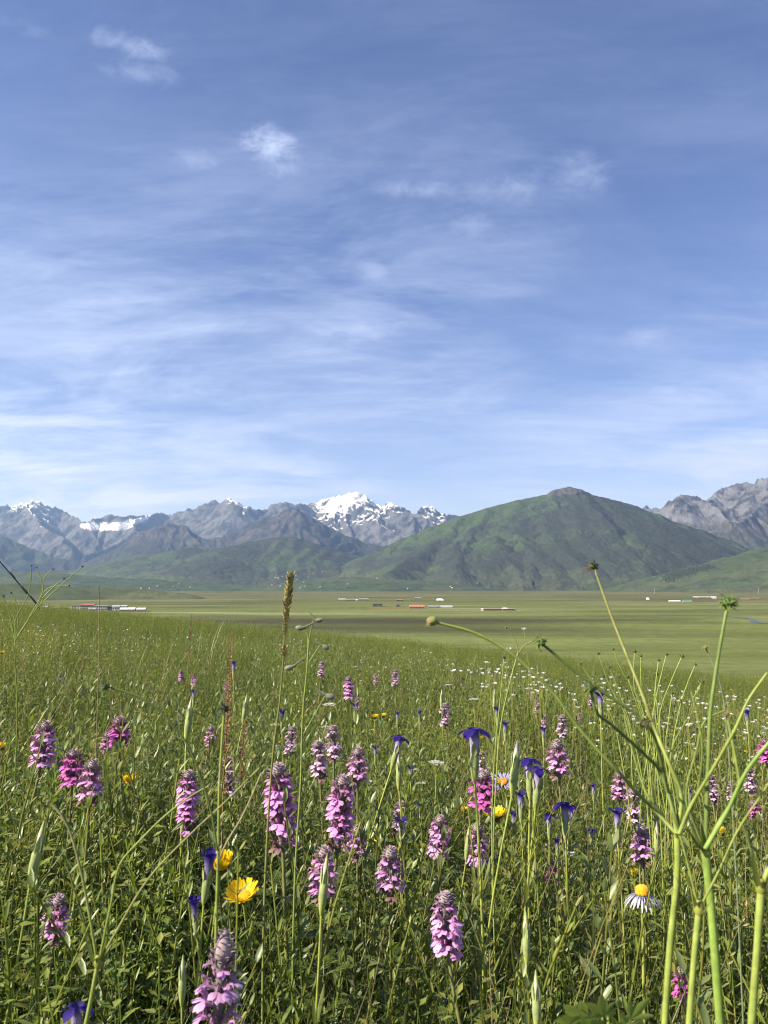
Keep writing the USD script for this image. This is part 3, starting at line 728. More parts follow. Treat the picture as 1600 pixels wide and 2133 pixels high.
class MB:
    """collects shapes, then build() makes them one mesh"""

    def __init__(s):
        s.v, s.f, s.t, s.n = [], [], [], 0

    def add(s, v, f, t):
        v = np.asarray(v, float)
        t = np.asarray(t, float)
        if t.ndim == 1: t = np.tile(t, (len(v), 1))
        s.v.append(v); s.f.append(np.asarray(f, int) + s.n); s.t.append(t); s.n += len(v)

    def tube(s, pts, rad, tint, sides=6, cap=True):
        p = np.asarray(pts, float)
        m = len(p)
        rad = np.broadcast_to(np.asarray(rad, float), (m,))
        tn = np.gradient(p, axis=0)
        tn /= np.linalg.norm(tn, axis=1, keepdims=True) + 1e-12
        a = np.zeros_like(p); a0 = across(tn[0])
        for i in range(m):
            a0 = unit(a0 - tn[i] * np.dot(a0, tn[i])); a[i] = a0
        b = np.cross(tn, a)
        th = np.arange(sides) * 2 * np.pi / sides
        v = p[:, None] + rad[:, None, None] * (np.cos(th)[None, :, None] * a[:, None] + np.sin(th)[None, :, None] * b[:, None])
        v = v.reshape(-1, 3)
        i, j = np.meshgrid(np.arange(m - 1), np.arange(sides), indexing='ij')
        q = np.stack([i * sides + j, i * sides + (j + 1) % sides, (i + 1) * sides + (j + 1) % sides, (i + 1) * sides + j], -1).reshape(-1, 4)
        f = np.vstack([q[:, [0, 1, 2]], q[:, [0, 2, 3]]])
        tint = np.asarray(tint, float)
        t = np.repeat(np.tile(tint, (m, 1)) if tint.ndim == 1 else tint, sides, 0)
        if cap:
            e = len(v)
            v = np.vstack([v, p[-1] + tn[-1] * rad[-1] * 0.6])
            f = np.vstack([f, [[(m - 1) * sides + j, (m - 1) * sides + (j + 1) % sides, e] for j in range(sides)]])
            t = np.vstack([t, t[-1]])
        s.add(v, f, t)
        return s

    def leaf(s, base, d, n, L, W, curl=0.0, fold=0.15, tint=(0.1, 0.15, 0.04), tip=None, segs=3, widest=0.45, droop=0.0, blunt=0.0):
        d = unit(d); n = unit(n - d * np.dot(n, d)); side = np.cross(d, n)
        ts = np.linspace(0, 1, segs + 1)
        tip = tint if tip is None else tip
        V, Fc, Tt = [], [], []
        for t in ts:
            c = base + d * L * (t - 0.12 * curl * t * t) + n * (curl * L * t * t) - UP * droop * L * t * t
            e = math.log(0.5) / math.log(widest)
            w = W * 0.5 * math.sin(math.pi * min(max(t, 0), 1) ** e) ** 0.8 if 0 < t < 1 else 0
            if t == 1 and blunt: w = W * 0.5 * blunt
            if t == 0: w = W * 0.06
            col = np.array(tint) * (1 - t) + np.array(tip) * t
            V += [c - side * w, c - n * fold * w, c + side * w]
            Tt += [col, col * 0.93, col]
        for i in range(segs):
            a, b = i * 3, i * 3 + 3
            Fc += [[a, a + 1, b + 1], [a, b + 1, b], [a + 1, a + 2, b + 2], [a + 1, b + 2, b + 1]]
        if not blunt: Fc = [x for x in Fc if not (x[1] >= segs * 3 and x[2] >= segs * 3 and x[0] < segs * 3)] + []
        s.add(V, Fc, Tt)
        return s

    def blade(s, base, az, L, W, lean, bend, tint, tip=None, segs=4):
        """a grass blade rising from base, leaning towards az and bending over"""
        o = np.array([math.sin(az), math.cos(az), 0.0]); side = np.array([o[1], -o[0], 0.0])
        p, ang, V, Fc, Tt = np.array(base, float), lean, [], [], []
        tip = np.asarray(tint) * 1.25 if tip is None else np.asarray(tip)
        for i in range(segs + 1):
            t = i / segs
            w = W * 0.5 * (1 - t ** 1.8) + W * 0.02
            V += [p - side * w, p + side * w]
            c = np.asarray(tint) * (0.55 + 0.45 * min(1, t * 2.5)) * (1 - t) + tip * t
            Tt += [c, c]
            p = p + (o * math.sin(ang) + UP * math.cos(ang)) * L / segs
            ang += bend / segs
        for i in range(segs):
            a = 2 * i
            Fc += [[a, a + 1, a + 3], [a, a + 3, a + 2]]
        s.add(V, Fc, Tt)
        return s

    def lathe(s, prof, tint, sides=8, base=(0, 0, 0), axis=UP, wob=0.0):
        """profile of (radius, height) pairs round an axis"""
        axis = unit(axis); a = across(axis); b = np.cross(axis, a)
        V, Tt = [], []
        tint = np.asarray(tint, float)
        for i, (r, h) in enumerate(prof):
            for j in range(sides):
                th = 2 * math.pi * j / sides
                rr = r * (1 + wob * (rng.random() - 0.5))
                V.append(np.asarray(base) + axis * h + rr * (math.cos(th) * a + math.sin(th) * b))
                Tt.append(tint if tint.ndim == 1 else tint[i])
        m = len(prof)
        Fc = []
        for i in range(m - 1):
            for j in range(sides):
                k = (j + 1) % sides
                Fc += [[i * sides + j, i * sides + k, (i + 1) * sides + k], [i * sides + j, (i + 1) * sides + k, (i + 1) * sides + j]]
        s.add(V, Fc, Tt)
        return s

    def build(s, name, mat, parent='/World', smooth=True):
        return put(name, np.vstack(s.v), np.vstack(s.f), mat, parent, np.vstack(s.t), smooth)


def jit(c, a):
    return np.asarray(c) * (1 + (rng.random(3) - 0.5) * a * 0.4) * (1 + (rng.random() - 0.5) * a)


def rot(axis, ang):
    axis = unit(axis); K = np.array([[0, -axis[2], axis[1]], [axis[2], 0, -axis[0]], [-axis[1], axis[0], 0]])
    return np.eye(3) + math.sin(ang) * K + (1 - math.cos(ang)) * K @ K


GREEN, YGREEN, DGREEN, SILVER, STRAW = np.array([.190, .262, .044]), np.array([.345, .385, .078]), np.array([.098, .146, .024]), np.array([.250, .310, .115]), np.array([.46, .39, .19])

# ---------------------------------------------------------------- the meadow's green mass
QUAT = Gf.Quath


def scatter(name, label, cat, mat, protos, pts, scales, lean=0.12, drift=0.0):
    """one PointInstancer of uncountable small growth"""
    pi = UsdGeom.PointInstancer.Define(stage, '/World/' + name)
    prim = pi.GetPrim()
    tag(prim, label, cat, kind='stuff')
    rel = pi.CreatePrototypesRel()
    for nm, mb in protos:
        rel.AddTarget(mb.build(nm, mat, prim).GetPath())
    n = len(pts)
    pi.CreateProtoIndicesAttr(Vt.IntArray.FromNumpy(rng.integers(0, len(protos), n).astype(np.int32)))
    pi.CreatePositionsAttr(Vt.Vec3fArray.FromNumpy(pts.astype(np.float32)))
    pi.CreateScalesAttr(Vt.Vec3fArray.FromNumpy(np.stack([scales, scales, scales * (0.85 + 0.3 * rng.random(n))], -1).astype(np.float32)))
    yaw = rng.random(n) * 2 * np.pi
    ta, tm = rng.random(n) * 2 * np.pi, np.abs(rng.normal(0, lean, n)) + drift * rng.random(n)
    if drift: ta = np.where(rng.random(n) < 0.65, rng.normal(1.2, 0.5, n), ta)      # the wind leans much of it to the right
    cy, sy, ct, st = np.cos(yaw / 2), np.sin(yaw / 2), np.cos(tm / 2), np.sin(tm / 2)
    ax, ay = -np.sin(ta + 0) * 0 + np.cos(ta) * 0 - np.sin(ta - np.pi / 2), np.cos(ta - np.pi / 2) * 0 + np.sin(ta)
    ax, ay = -np.cos(ta), np.sin(ta)                                     # tilt towards (sin ta, cos ta)
    w, x, y, z = ct * cy, st * ax * cy + st * ay * sy, st * ay * cy - st * ax * sy, ct * sy
    pi.CreateOrientationsAttr(Vt.QuathArray([QUAT(float(a), float(b), float(c), float(d)) for a, b, c, d in zip(w, x, y, z)]))
    return prim


def field(r0, r1, density, half=43, patch=None):
    """random ground points in a fan before the camera"""
    h = math.radians(half)
    n = int(density * h * (r1 * r1 - r0 * r0))
    r = np.sqrt(rng.random(n) * (r1 * r1 - r0 * r0) + r0 * r0)
    a = (rng.random(n) * 2 - 1) * h
    x, y = r * np.sin(a), r * np.cos(a)
    if patch:
        m = fbm(np.stack([x / patch[0], y / patch[0], 0 * x + patch[1]], -1), 3, patch[1])
        keep = rng.random(n) < np.clip((m - patch[2]) * 5 + 0.5, patch[3], 1)
        x, y = x[keep], y[keep]
    return np.stack([x, y, ground_z(x, y) - 0.004], -1)


def grass_tuft(n, hmin, hmax, spread, w, straw=0.1, lean=0.35):
    m = MB()
    for _ in range(n):
        a, r = rng.random() * 6.283, spread * math.sqrt(rng.random())
        c = STRAW * 0.8 if rng.random() < straw else (GREEN, YGREEN, DGREEN * 1.3)[rng.integers(0, 3)]
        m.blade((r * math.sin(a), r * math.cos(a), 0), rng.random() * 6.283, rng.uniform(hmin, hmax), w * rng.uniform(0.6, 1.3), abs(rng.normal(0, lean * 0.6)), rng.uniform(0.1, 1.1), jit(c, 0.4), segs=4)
    return m


def leafy_stem(h, pairs, L, W, col, tuft=True):
    """an upright herb with opposite leaves up its stem"""
    m = MB()
    bend = rng.normal(0, 0.06, 2)
    pts = [np.array([bend[0] * t * t * h * 2, bend[1] * t * t * h * 2, h * t]) for t in np.linspace(0, 1, 6)]
    m.tube(pts, np.linspace(0.0014, 0.0007, 6), jit(YGREEN, 0.3), sides=4)
    ph = rng.random() * 6.28
    for k in range(pairs):
        t = 0.12 + 0.88 * k / (pairs - 1)
        p = np.array([np.interp(t, np.linspace(0, 1, 6), [q[i] for q in pts]) for i in range(3)])
        sz = (1.0 - 0.45 * abs(t - 0.45)) * rng.uniform(0.8, 1.2)
        for sgn in (0, math.pi):
            a = ph + k * 1.571 + sgn + rng.normal(0, 0.15)
            up = 0.35 + 0.75 * t + rng.normal(0, 0.12)
            d = np.array([math.sin(a) * math.cos(up), math.cos(a) * math.cos(up), math.sin(up)])
            m.leaf(p, d, UP - d * d[2], L * sz, W * sz, curl=-rng.uniform(0.0, 0.35), fold=0.35, tint=jit(col, 0.25), tip=jit(col * 1.15, 0.2), segs=3)
    return m


def bushy(n, h, spread, L, W, col):
    """a low mass of many little leaves on thin branching stalks"""
    m = MB()
    for _ in range(max(4, n // 14)):
        a, r = rng.random() * 6.283, spread * math.sqrt(rng.random())
        hh = h * rng.uniform(0.6, 1.0)
        b = np.array([r * 0.4 * math.sin(a), r * 0.4 * math.cos(a), 0.0]); e = np.array([r * math.sin(a), r * math.cos(a), hh])
        m.tube([b, (b + e) / 2 + rng.normal(0, 0.004, 3), e], [0.0009, 0.0008, 0.0005], jit(GREEN, 0.3), sides=3, cap=False)
        for k in range(14):
            t = 0.25 + 0.75 * (k / 13)
            p = b + (e - b) * t
            az, up = k * 2.4 + rng.normal(0, 0.3), rng.uniform(0.0, 0.9)
            d = np.array([math.sin(az) * math.cos(up), math.cos(az) * math.cos(up), math.sin(up)])
            m.leaf(p + d * 0.002, d, UP, L * rng.uniform(0.7, 1.3), W * rng.uniform(0.7, 1.3), curl=-rng.uniform(0, 0.4), fold=0.25, tint=jit(col, 0.35), tip=jit(col * 1.2, 0.3), segs=2, widest=0.5)
    return m


def feathery(n, L, col):
    """a rosette of pinnate leaves"""
    m = MB()
    for i in range(n):
        a, up = i * 2.4 + rng.normal(0, 0.2), rng.uniform(0.5, 1.2)
        d = np.array([math.sin(a) * math.cos(up), math.cos(a) * math.cos(up), math.sin(up)])
        LL = L * rng.uniform(0.7, 1.15)
        side = unit(np.cross(d, UP)); n_ = np.cross(side, d)
        pts = [d * LL * t - UP * 0.35 * LL * t * t for t in np.linspace(0, 1, 6)]
        m.tube(pts, np.linspace(0.0009, 0.0004, 6), jit(col * 1.2, 0.2), sides=3, cap=False)
        for t in np.linspace(0.25, 1, 10):
            p = d * LL * t - UP * 0.35 * LL * t * t
            w = LL * 0.22 * math.sin(math.pi * (0.15 + 0.8 * t)) + 0.003
            for sg in (-1, 1):
                m.leaf(p, side * sg + d * 0.55, n_, w, w * 0.33, curl=0.1, fold=0.2, tint=jit(col, 0.25), segs=2)
    return m


def culm(h, col):
    """a thin dry flowering grass stalk with a sparse panicle"""
    m = MB()
    bx, by = rng.normal(0, 0.06, 2)
    f = lambda t: np.array([bx * t ** 2.2, by * t ** 2.2, h * t])
    m.tube([f(t) for t in np.linspace(0, 1, 9)], np.linspace(0.0009, 0.0003, 9), jit(col, 0.2), sides=3, cap=False)
    for t in np.linspace(0.74, 1.0, 16):
        a, up = rng.random() * 6.28, rng.uniform(0.6, 1.3)
        d = np.array([math.sin(a) * math.cos(up), math.cos(a) * math.cos(up), math.sin(up)])
        q = f(t) + d * 0.012 * (1.2 - t)
        m.leaf(q, d, across(d), 0.007, 0.0022, fold=0.4, tint=jit(col * np.array([0.9, 0.75, 0.65]), 0.4), segs=2)
    for t, L in ((0.12, 0.10), (0.3, 0.09), (0.48, 0.07)):
        m.blade(f(t), rng.random() * 6.28, L, 0.003, 0.3, 0.8, jit(GREEN, 0.3))
    return m


def broad(n, L, W, col):
    m = MB()
    for i in range(n):
        a, up = i * 2.4 + rng.normal(0, 0.3), rng.uniform(0.4, 1.25)
        d = np.array([math.sin(a) * math.cos(up), math.cos(a) * math.cos(up), math.sin(up)])
        m.leaf(d * 0.01, d, UP, L * rng.uniform(0.6, 1.1), W * rng.uniform(0.7, 1.1), curl=-0.3, fold=0.3, tint=jit(col, 0.25), tip=jit(col * 1.2, 0.2), segs=5)
    return m


def both(*args):
    return np.vstack(args)


def sized(pts, lo, hi, far=0.0):
    r = np.hypot(pts[:, 0], pts[:, 1])
    return rng.uniform(lo, hi, len(pts)) * (1 + far * np.clip((r - 6) / 20, 0, 1)) * np.clip(.62 + .38 * (r - .35) / .5, .62, 1)


p = both(field(0.30, 2.2, 400), field(2.2, 6, 190, patch=(1.0, 2, .5, .35)), field(6, 14, 60, patch=(2.0, 5, .5, .3)), field(14, 42, 13))
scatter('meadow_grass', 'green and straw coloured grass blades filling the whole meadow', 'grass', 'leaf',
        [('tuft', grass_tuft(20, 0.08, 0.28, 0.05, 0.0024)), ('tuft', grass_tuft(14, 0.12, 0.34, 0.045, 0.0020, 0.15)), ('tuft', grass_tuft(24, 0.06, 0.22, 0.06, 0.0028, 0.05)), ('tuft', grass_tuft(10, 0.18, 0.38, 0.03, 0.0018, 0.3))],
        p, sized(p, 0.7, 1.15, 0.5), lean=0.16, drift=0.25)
herbs = [('stem', leafy_stem(0.26, 13, 0.022, 0.0080, SILVER)), ('stem', leafy_stem(0.21, 12, 0.019, 0.0085, SILVER * 1.1)), ('stem', leafy_stem(0.30, 15, 0.020, 0.0070, SILVER * 0.85 + GREEN * 0.2)), ('stem', leafy_stem(0.23, 13, 0.026, 0.0058, GREEN * 1.2))]
p = both(field(1.1, 2.2, 420, patch=(0.5, 3, 0.47, 0.2)), field(2.2, 7, 260, patch=(1.2, 4, 0.47, 0.25)), field(7, 40, 20, patch=(3, 6, 0.47, 0.2)), field(0.32, 1.1, 60))
scatter('leafy_herbs', 'upright silvery green herbs with paired narrow leaves among the grass', 'herb', 'leaf', herbs, p, sized(p, 0.75, 1.25, 0.4), lean=0.14)
p = both(field(0.32, 1.3, 800, patch=(0.4, 23, 0.47, 0.3)))
scatter('fine_leaved_herbs', 'slender herbs with many small narrow leaves in the nearest part of the meadow', 'herb', 'leaf',
        [('stem', leafy_stem(0.25, 19, 0.0135, 0.0042, SILVER)), ('stem', leafy_stem(0.22, 17, 0.0150, 0.0050, SILVER * .7 + GREEN * .4)), ('stem', leafy_stem(0.28, 22, 0.0125, 0.0032, YGREEN)), ('stem', leafy_stem(0.20, 16, 0.0120, 0.0046, GREEN * 1.15)), ('stem', leafy_stem(0.24, 20, 0.016, 0.0028, GREEN * 1.3))],
        p, rng.uniform(.85, 1.4, len(p)) * np.clip(.7 + .3 * (np.hypot(p[:, 0], p[:, 1]) - .35) / .5, .7, 1), lean=0.16)
p = both(field(0.32, 2.2, 400, patch=(0.6, 8, 0.5, 0.4)), field(2.2, 7, 300, patch=(1.3, 9, 0.46, 0.45)), field(7, 16, 110), field(16, 42, 22))
scatter('small_leaved_plants', 'low mass of tiny pale green leaves between the grass blades', 'ground cover', 'leaf',
        [('bush', bushy(150, 0.24, 0.07, 0.0115, 0.006, GREEN * 1.25)), ('bush', bushy(120, 0.29, 0.06, 0.0125, 0.0055, YGREEN)), ('bush', bushy(140, 0.19, 0.08, 0.010, 0.006, SILVER)), ('bush', bushy(160, 0.25, 0.07, 0.009, 0.0045, YGREEN * .8))],
        p, sized(p, 0.7, 1.25, 0.7), lean=0.14)
p = both(field(0.32, 3.0, 70, patch=(0.4, 12, 0.5, 0.1)), field(3, 8, 14))
scatter('feathery_leaves', 'dark green feathery leaf rosettes low in the meadow', 'leaves', 'leaf', [('rosette', feathery(9, 0.12, DGREEN * 1.5)), ('rosette', feathery(8, 0.10, GREEN))], p, sized(p, 0.8, 1.5), lean=0.15)
p = both(field(0.32, 3.0, 24, patch=(0.5, 15, 0.5, 0.1)), field(3, 10, 10))
scatter('broad_leaves', 'low broad green leaves near the ground of the meadow', 'leaves', 'leaf', [('rosette', broad(9, 0.06, 0.014, GREEN)), ('rosette', broad(8, 0.08, 0.011, GREEN * 1.1))], p, sized(p, 0.8, 1.4), lean=0.15)
p = both(field(0.5, 3.0, 80), field(3, 9, 40), field(9, 40, 6))
scatter('dry_grass_stalks', 'thin straw coloured flowering grass stalks rising above the meadow', 'grass', 'leaf', [('stalk', culm(0.38, STRAW * 0.9)), ('stalk', culm(0.32, STRAW * 0.7 + YGREEN * 0.3)), ('stalk', culm(0.44, STRAW * 0.5 + YGREEN * 0.6))], p, sized(p, 0.7, 1.05, 0.2), lean=0.16, drift=0.4)
p = both(field(1.6, 5, 1.5, patch=(.8, 29, .5, .1)), field(5, 10, 4.0, patch=(1.6, 19, .5, .15)), field(10, 42, 1.3, patch=(2.5, 20, .5, .2)))
scatter('tall_herb_clumps', 'taller leafy clumps breaking the even edge of the meadow', 'herb', 'leaf', [('clump', bushy(260, 0.40, 0.16, 0.014, 0.006, GREEN)), ('clump', grass_tuft(60, .2, .5, .12, .004, .3, .3)), ('clump', bushy(220, 0.36, 0.18, 0.013, 0.006, YGREEN * .9))], p, sized(p, 0.6, 1.1), lean=0.1)

# ---------------------------------------------------------------- flowers: one model of each kind and form, then one Xform per plant
KINDS = stage.CreateClassPrim('/World/plant_kinds')
SIZE = {}                                        # model -> (height of its top, width by which the photo measures it)


def kind_of(name, height, width):
    SIZE[name] = (height, width)
    return UsdGeom.Xform.Define(stage, f'/World/plant_kinds/{name}').GetPrim()


PINK, MAGENTA, PALEPINK = np.array([.76, .34, .66]), np.array([.62, .14, .47]), np.array([.74, .46, .65])
VIOLET, LILAC, GOLD, ORANGE = np.array([.028, .012, .17]), np.array([.42, .36, .74]), np.array([.90, .64, .012]), np.array([.85, .44, .012])
WOOL = np.array([.33, .25, .26])


def dirv(az, el):
    return np.array([math.sin(az) * math.cos(el), math.cos(az) * math.cos(el), math.sin(el)])


def floret(base, az, el, size, col):
    """a hooded, three-lipped lousewort flower"""
    m = MB()
    o = dirv(az, el); s_ = unit(np.cross(o, UP)); u = np.cross(s_, o)
    throat = base + o * size * 0.7
    m.tube([base, base + o * size * 0.4, throat], [size * .12, size * .15, size * .2], np.array([WOOL * .8, col * .5 + WOOL * .35, col * .9]), sides=5, cap=False)
    pale = np.minimum(col * 1.18 + .05, .86)
    for sg, L, W in ((0, .82, .52), (-1, .84, .60), (1, .84, .60)):
        d = unit(o * .85 - u * (.62 if sg == 0 else .22) + s_ * sg * .85 + rng.normal(0, .08, 3))
        m.leaf(throat, d, u * .9 + o * .45, size * L, size * W, curl=-.28, fold=-.18, tint=col * .72, tip=jit(pale, .12), segs=4, widest=.62)
    for sg in (-1, 1):
        m.leaf(throat - o * size * .1 + s_ * sg * size * .05, unit(u * .85 + o * .5), unit(s_ * sg + o * .2), size * .7, size * .36, curl=.1, fold=.3, tint=col * .75, tip=col * .55, segs=3)
    m.tube([throat + u * size * .5 + o * size * .2, throat + u * size * .62 + o * size * .5, throat + u * size * .36 + o * size * .68], [size * .11, size * .09, size * .03], col * .6, sides=5)
    return m


def lousewort(name, whorls, per, gap, size, col, cone=0.02, leaves=16, ragged=0.1, dry=0):
    root = kind_of(name, 0.34, 0.033)
    top, L = 0.34, cone + whorls * gap
    bx, by = rng.normal(0, .006, 2)
    st = [np.array([bx * math.sin(t * 5), by * math.sin(t * 4), t * (top - cone * .6)]) for t in np.linspace(0, 1, 9)]
    MB().tube(st, np.linspace(.0024, .0015, 9), np.linspace(YGREEN * .8, np.array([.17, .155, .075]), 9), sides=6).build('stem', 'stalk', root)
    ax = lambda z: np.array([np.interp(z, [q[2] for q in st], [q[i] for q in st]) for i in (0, 1)] + [z])
    m = MB()
    tipc = ax(top - cone)
    m.lathe([(.001, 0), (.0050, cone * .15), (.0058, cone * .4), (.0042, cone * .72), (.0006, cone)], np.array([WOOL * .6, WOOL, WOOL * 1.15, WOOL, WOOL * .8]), 8, tipc, wob=.15)
    for i in range(34):
        h = cone * (.02 + .9 * i / 33); r = .0052 * (1 - (i / 33) ** 1.6) + .0006
        a = i * 2.4
        m.leaf(tipc + np.array([math.sin(a) * r, math.cos(a) * r, h]), dirv(a, .85), dirv(a, -.3), .0065 * (1.1 - .4 * i / 33), .0036, curl=.3, fold=.3, tint=jit(WOOL * np.array([.8, .75, .7]), .3), tip=jit(WOOL * .7 + col * .3, .3), segs=2)
    m.build('bud_tip', 'bud', root)
    for w in range(whorls):
        z = top - cone - gap * (w + .35)
        c = ax(z)
        b = MB()
        for i in range(9):
            a = i * .7 + w
            b.leaf(c + dirv(a, 0) * .002, dirv(a, .5), UP, size * rng.uniform(.8, 1.3), size * .35, curl=.3, fold=.3, tint=jit(WOOL * np.array([.62, .62, .45]), .3), tip=jit(np.array([.16, .10, .11]), .3), segs=2)
        b.tube([c - UP * gap * .5, c, c + UP * gap * .5], [.0030, .0040, .0030], WOOL * .55, sides=6, cap=False)
        b.build('bract', 'bud', root)
        old = dry and w >= whorls - dry
        for i in range(per):
            if rng.random() < ragged + (.35 if old else 0): continue
            a = 2 * math.pi * (i + .5 * (w % 2)) / per + rng.normal(0, .13)
            sc = size * rng.uniform(.85, 1.1) * (.72 if w == 0 else 1)
            cc = np.array([.24, .13, .12]) if old and rng.random() < .6 else np.minimum(jit(col * (.9 if w == 0 else 1.04), .34), .86)
            floret(c + dirv(a, 0) * .0022 + UP * rng.normal(0, gap * .14), a, rng.uniform(-.1, .35), sc, cc).build('flower', 'petal', root)
    for k in range(leaves):
        z = (.09, .13, .175, .215)[k // 4 % 4]
        a = k * 1.571 + (k // 4) * .7
        m = MB(); d = dirv(a, .55); Lf = .046 * rng.uniform(.8, 1.15); s_ = unit(np.cross(d, UP)); c = ax(z)
        pts = [c + d * Lf * t - UP * .3 * Lf * t * t for t in np.linspace(0, 1, 5)]
        m.tube(pts, np.linspace(.0009, .0004, 5), GREEN, sides=3, cap=False)
        for t in np.linspace(.25, 1, 8):
            q = c + d * Lf * t - UP * .3 * Lf * t * t
            for sg in (-1, 1): m.leaf(q, s_ * sg + d * .6, UP, Lf * .26 * (1.25 - t), Lf * .1, fold=.2, tint=jit(GREEN * .8, .25), segs=2)
        m.build('leaf', 'leaf', root)


lousewort('lousewort_full', 5, 7, .0092, .0108, PINK, cone=.011)
lousewort('lousewort_tall', 8, 6, .0090, .0106, PINK * np.array([.98, .88, 1]), cone=.011, dry=2, ragged=.14)
lousewort('lousewort_big', 5, 6, .0112, .0104, np.array([.72, .36, .66]), cone=.020, ragged=.14)
lousewort('lousewort_magenta', 4, 6, .0090, .0112, MAGENTA, cone=.010, ragged=.18)
lousewort('lousewort_pale', 6, 5, .0085, .0092, PALEPINK, cone=.009, ragged=.24, dry=1)
lousewort('lousewort_sparse', 4, 6, .0110, .0104, PINK * .95, cone=.012, ragged=.16, dry=1)


def gentian(name, open_=0.0, petal=.0110, closed=False, age=0.0):
    root = kind_of(name, .40, .028)
    bx, by = rng.normal(0, .006, 2)
    f = lambda t: np.array([bx * math.sin(t * 3.1), by * math.sin(t * 3.1), t * .35])
    MB().tube([f(t) for t in np.linspace(0, 1, 8)], np.linspace(.0013, .0012, 8), YGREEN * .95, sides=6).build('stem', 'stalk', root)
    for z, L in ((.07, .05), (.15, .055), (.24, .04)):
        for sg in (0, math.pi):
            MB().leaf(f(z / .35), dirv(z * 9 + sg, 1.1), dirv(z * 9 + sg, -.4), L, .0045, curl=-.1, fold=.3, tint=GREEN * 1.1, tip=YGREEN, segs=4).build('leaf', 'leaf', root)
    pale, cream = np.array([.36, .42, .15]), np.array([.55, .54, .36])
    b = f(1.0)
    if closed:
        MB().lathe([(.0013, -.004), (.0034, .004), (.0046, .014), (.0044, .026), (.0035, .034)], np.array([YGREEN, YGREEN * 1.2, pale * .8, pale, pale]), 10, b, wob=.06).build('calyx', 'bud', root)
        m = MB()
        for i in range(4):
            a = i * 1.571
            m.leaf(b + dirv(a, 0) * .0034 + UP * .022, dirv(a, 1.42), dirv(a, -.1), .022, .0055, curl=-.12, fold=.4, tint=pale, tip=pale * .9, segs=3)
        m.build('calyx_tooth', 'bud', root)
        m = MB()
        tipc = cream * .9 if closed == 'pale' else pale * 1.05 if closed == 'green' else np.array([.30, .24, .33])
        m.lathe([(.0035, .028), (.0036, .034), (.0028, .042), (.0016, .050), (.0004, .056)], np.array([pale, cream, cream, tipc, tipc * .8]), 8, b, wob=.12).build('corolla', 'bud', root)
        return
    SIZE[name] = (.40, .0195)
    MB().lathe([(.0012, -.004), (.0030, .002), (.0042, .010), (.0042, .019), (.0041, .024)], np.array([YGREEN, YGREEN * 1.1, pale * .75, pale * .8, pale * .8]), 10, b, wob=.05).build('calyx', 'bud', root)
    m = MB()
    for i in range(4):
        m.leaf(b + dirv(i * 1.571, 0) * .0041 + UP * .020, dirv(i * 1.571, 1.40), dirv(i * 1.571, -.1), .015, .0055, fold=.35, tint=pale * .7, tip=YGREEN, segs=3)
    m.build('calyx_tooth', 'bud', root)
    up = np.array([.50, .44, .66]) * (1 - age) + np.array([.25, .20, .36]) * age
    MB().lathe([(.0038, .016), (.0041, .026), (.0046, .036), (.0054, .043), (.0062, .0465)], np.array([pale, up * 1.05, up * .7, VIOLET * .9 + up * .12, VIOLET]), 12, b, wob=.03).build('corolla_tube', 'petal', root)
    for i in range(4):
        a = i * 1.571 + .4
        d = dirv(a, .15 + open_)
        MB().leaf(b + dirv(a, 0) * .0050 + UP * .0450, d, UP * math.cos(open_) - dirv(a, 0) * math.sin(open_), petal, petal * .98, curl=-.55 + open_ * .6, fold=.30, tint=VIOLET * .9, tip=jit(VIOLET * 1.25, .2), segs=5, widest=.55, droop=.25).build('petal', 'petal', root)


gentian('gentian_wide', 0.0)
gentian('gentian_cupped', .75, .0115)
gentian('gentian_ageing', 1.0, .0115, age=.8)
gentian('gentian_bud_pale', closed='pale')
gentian('gentian_bud_green', closed='green')
gentian('gentian_bud_violet', closed='violet')


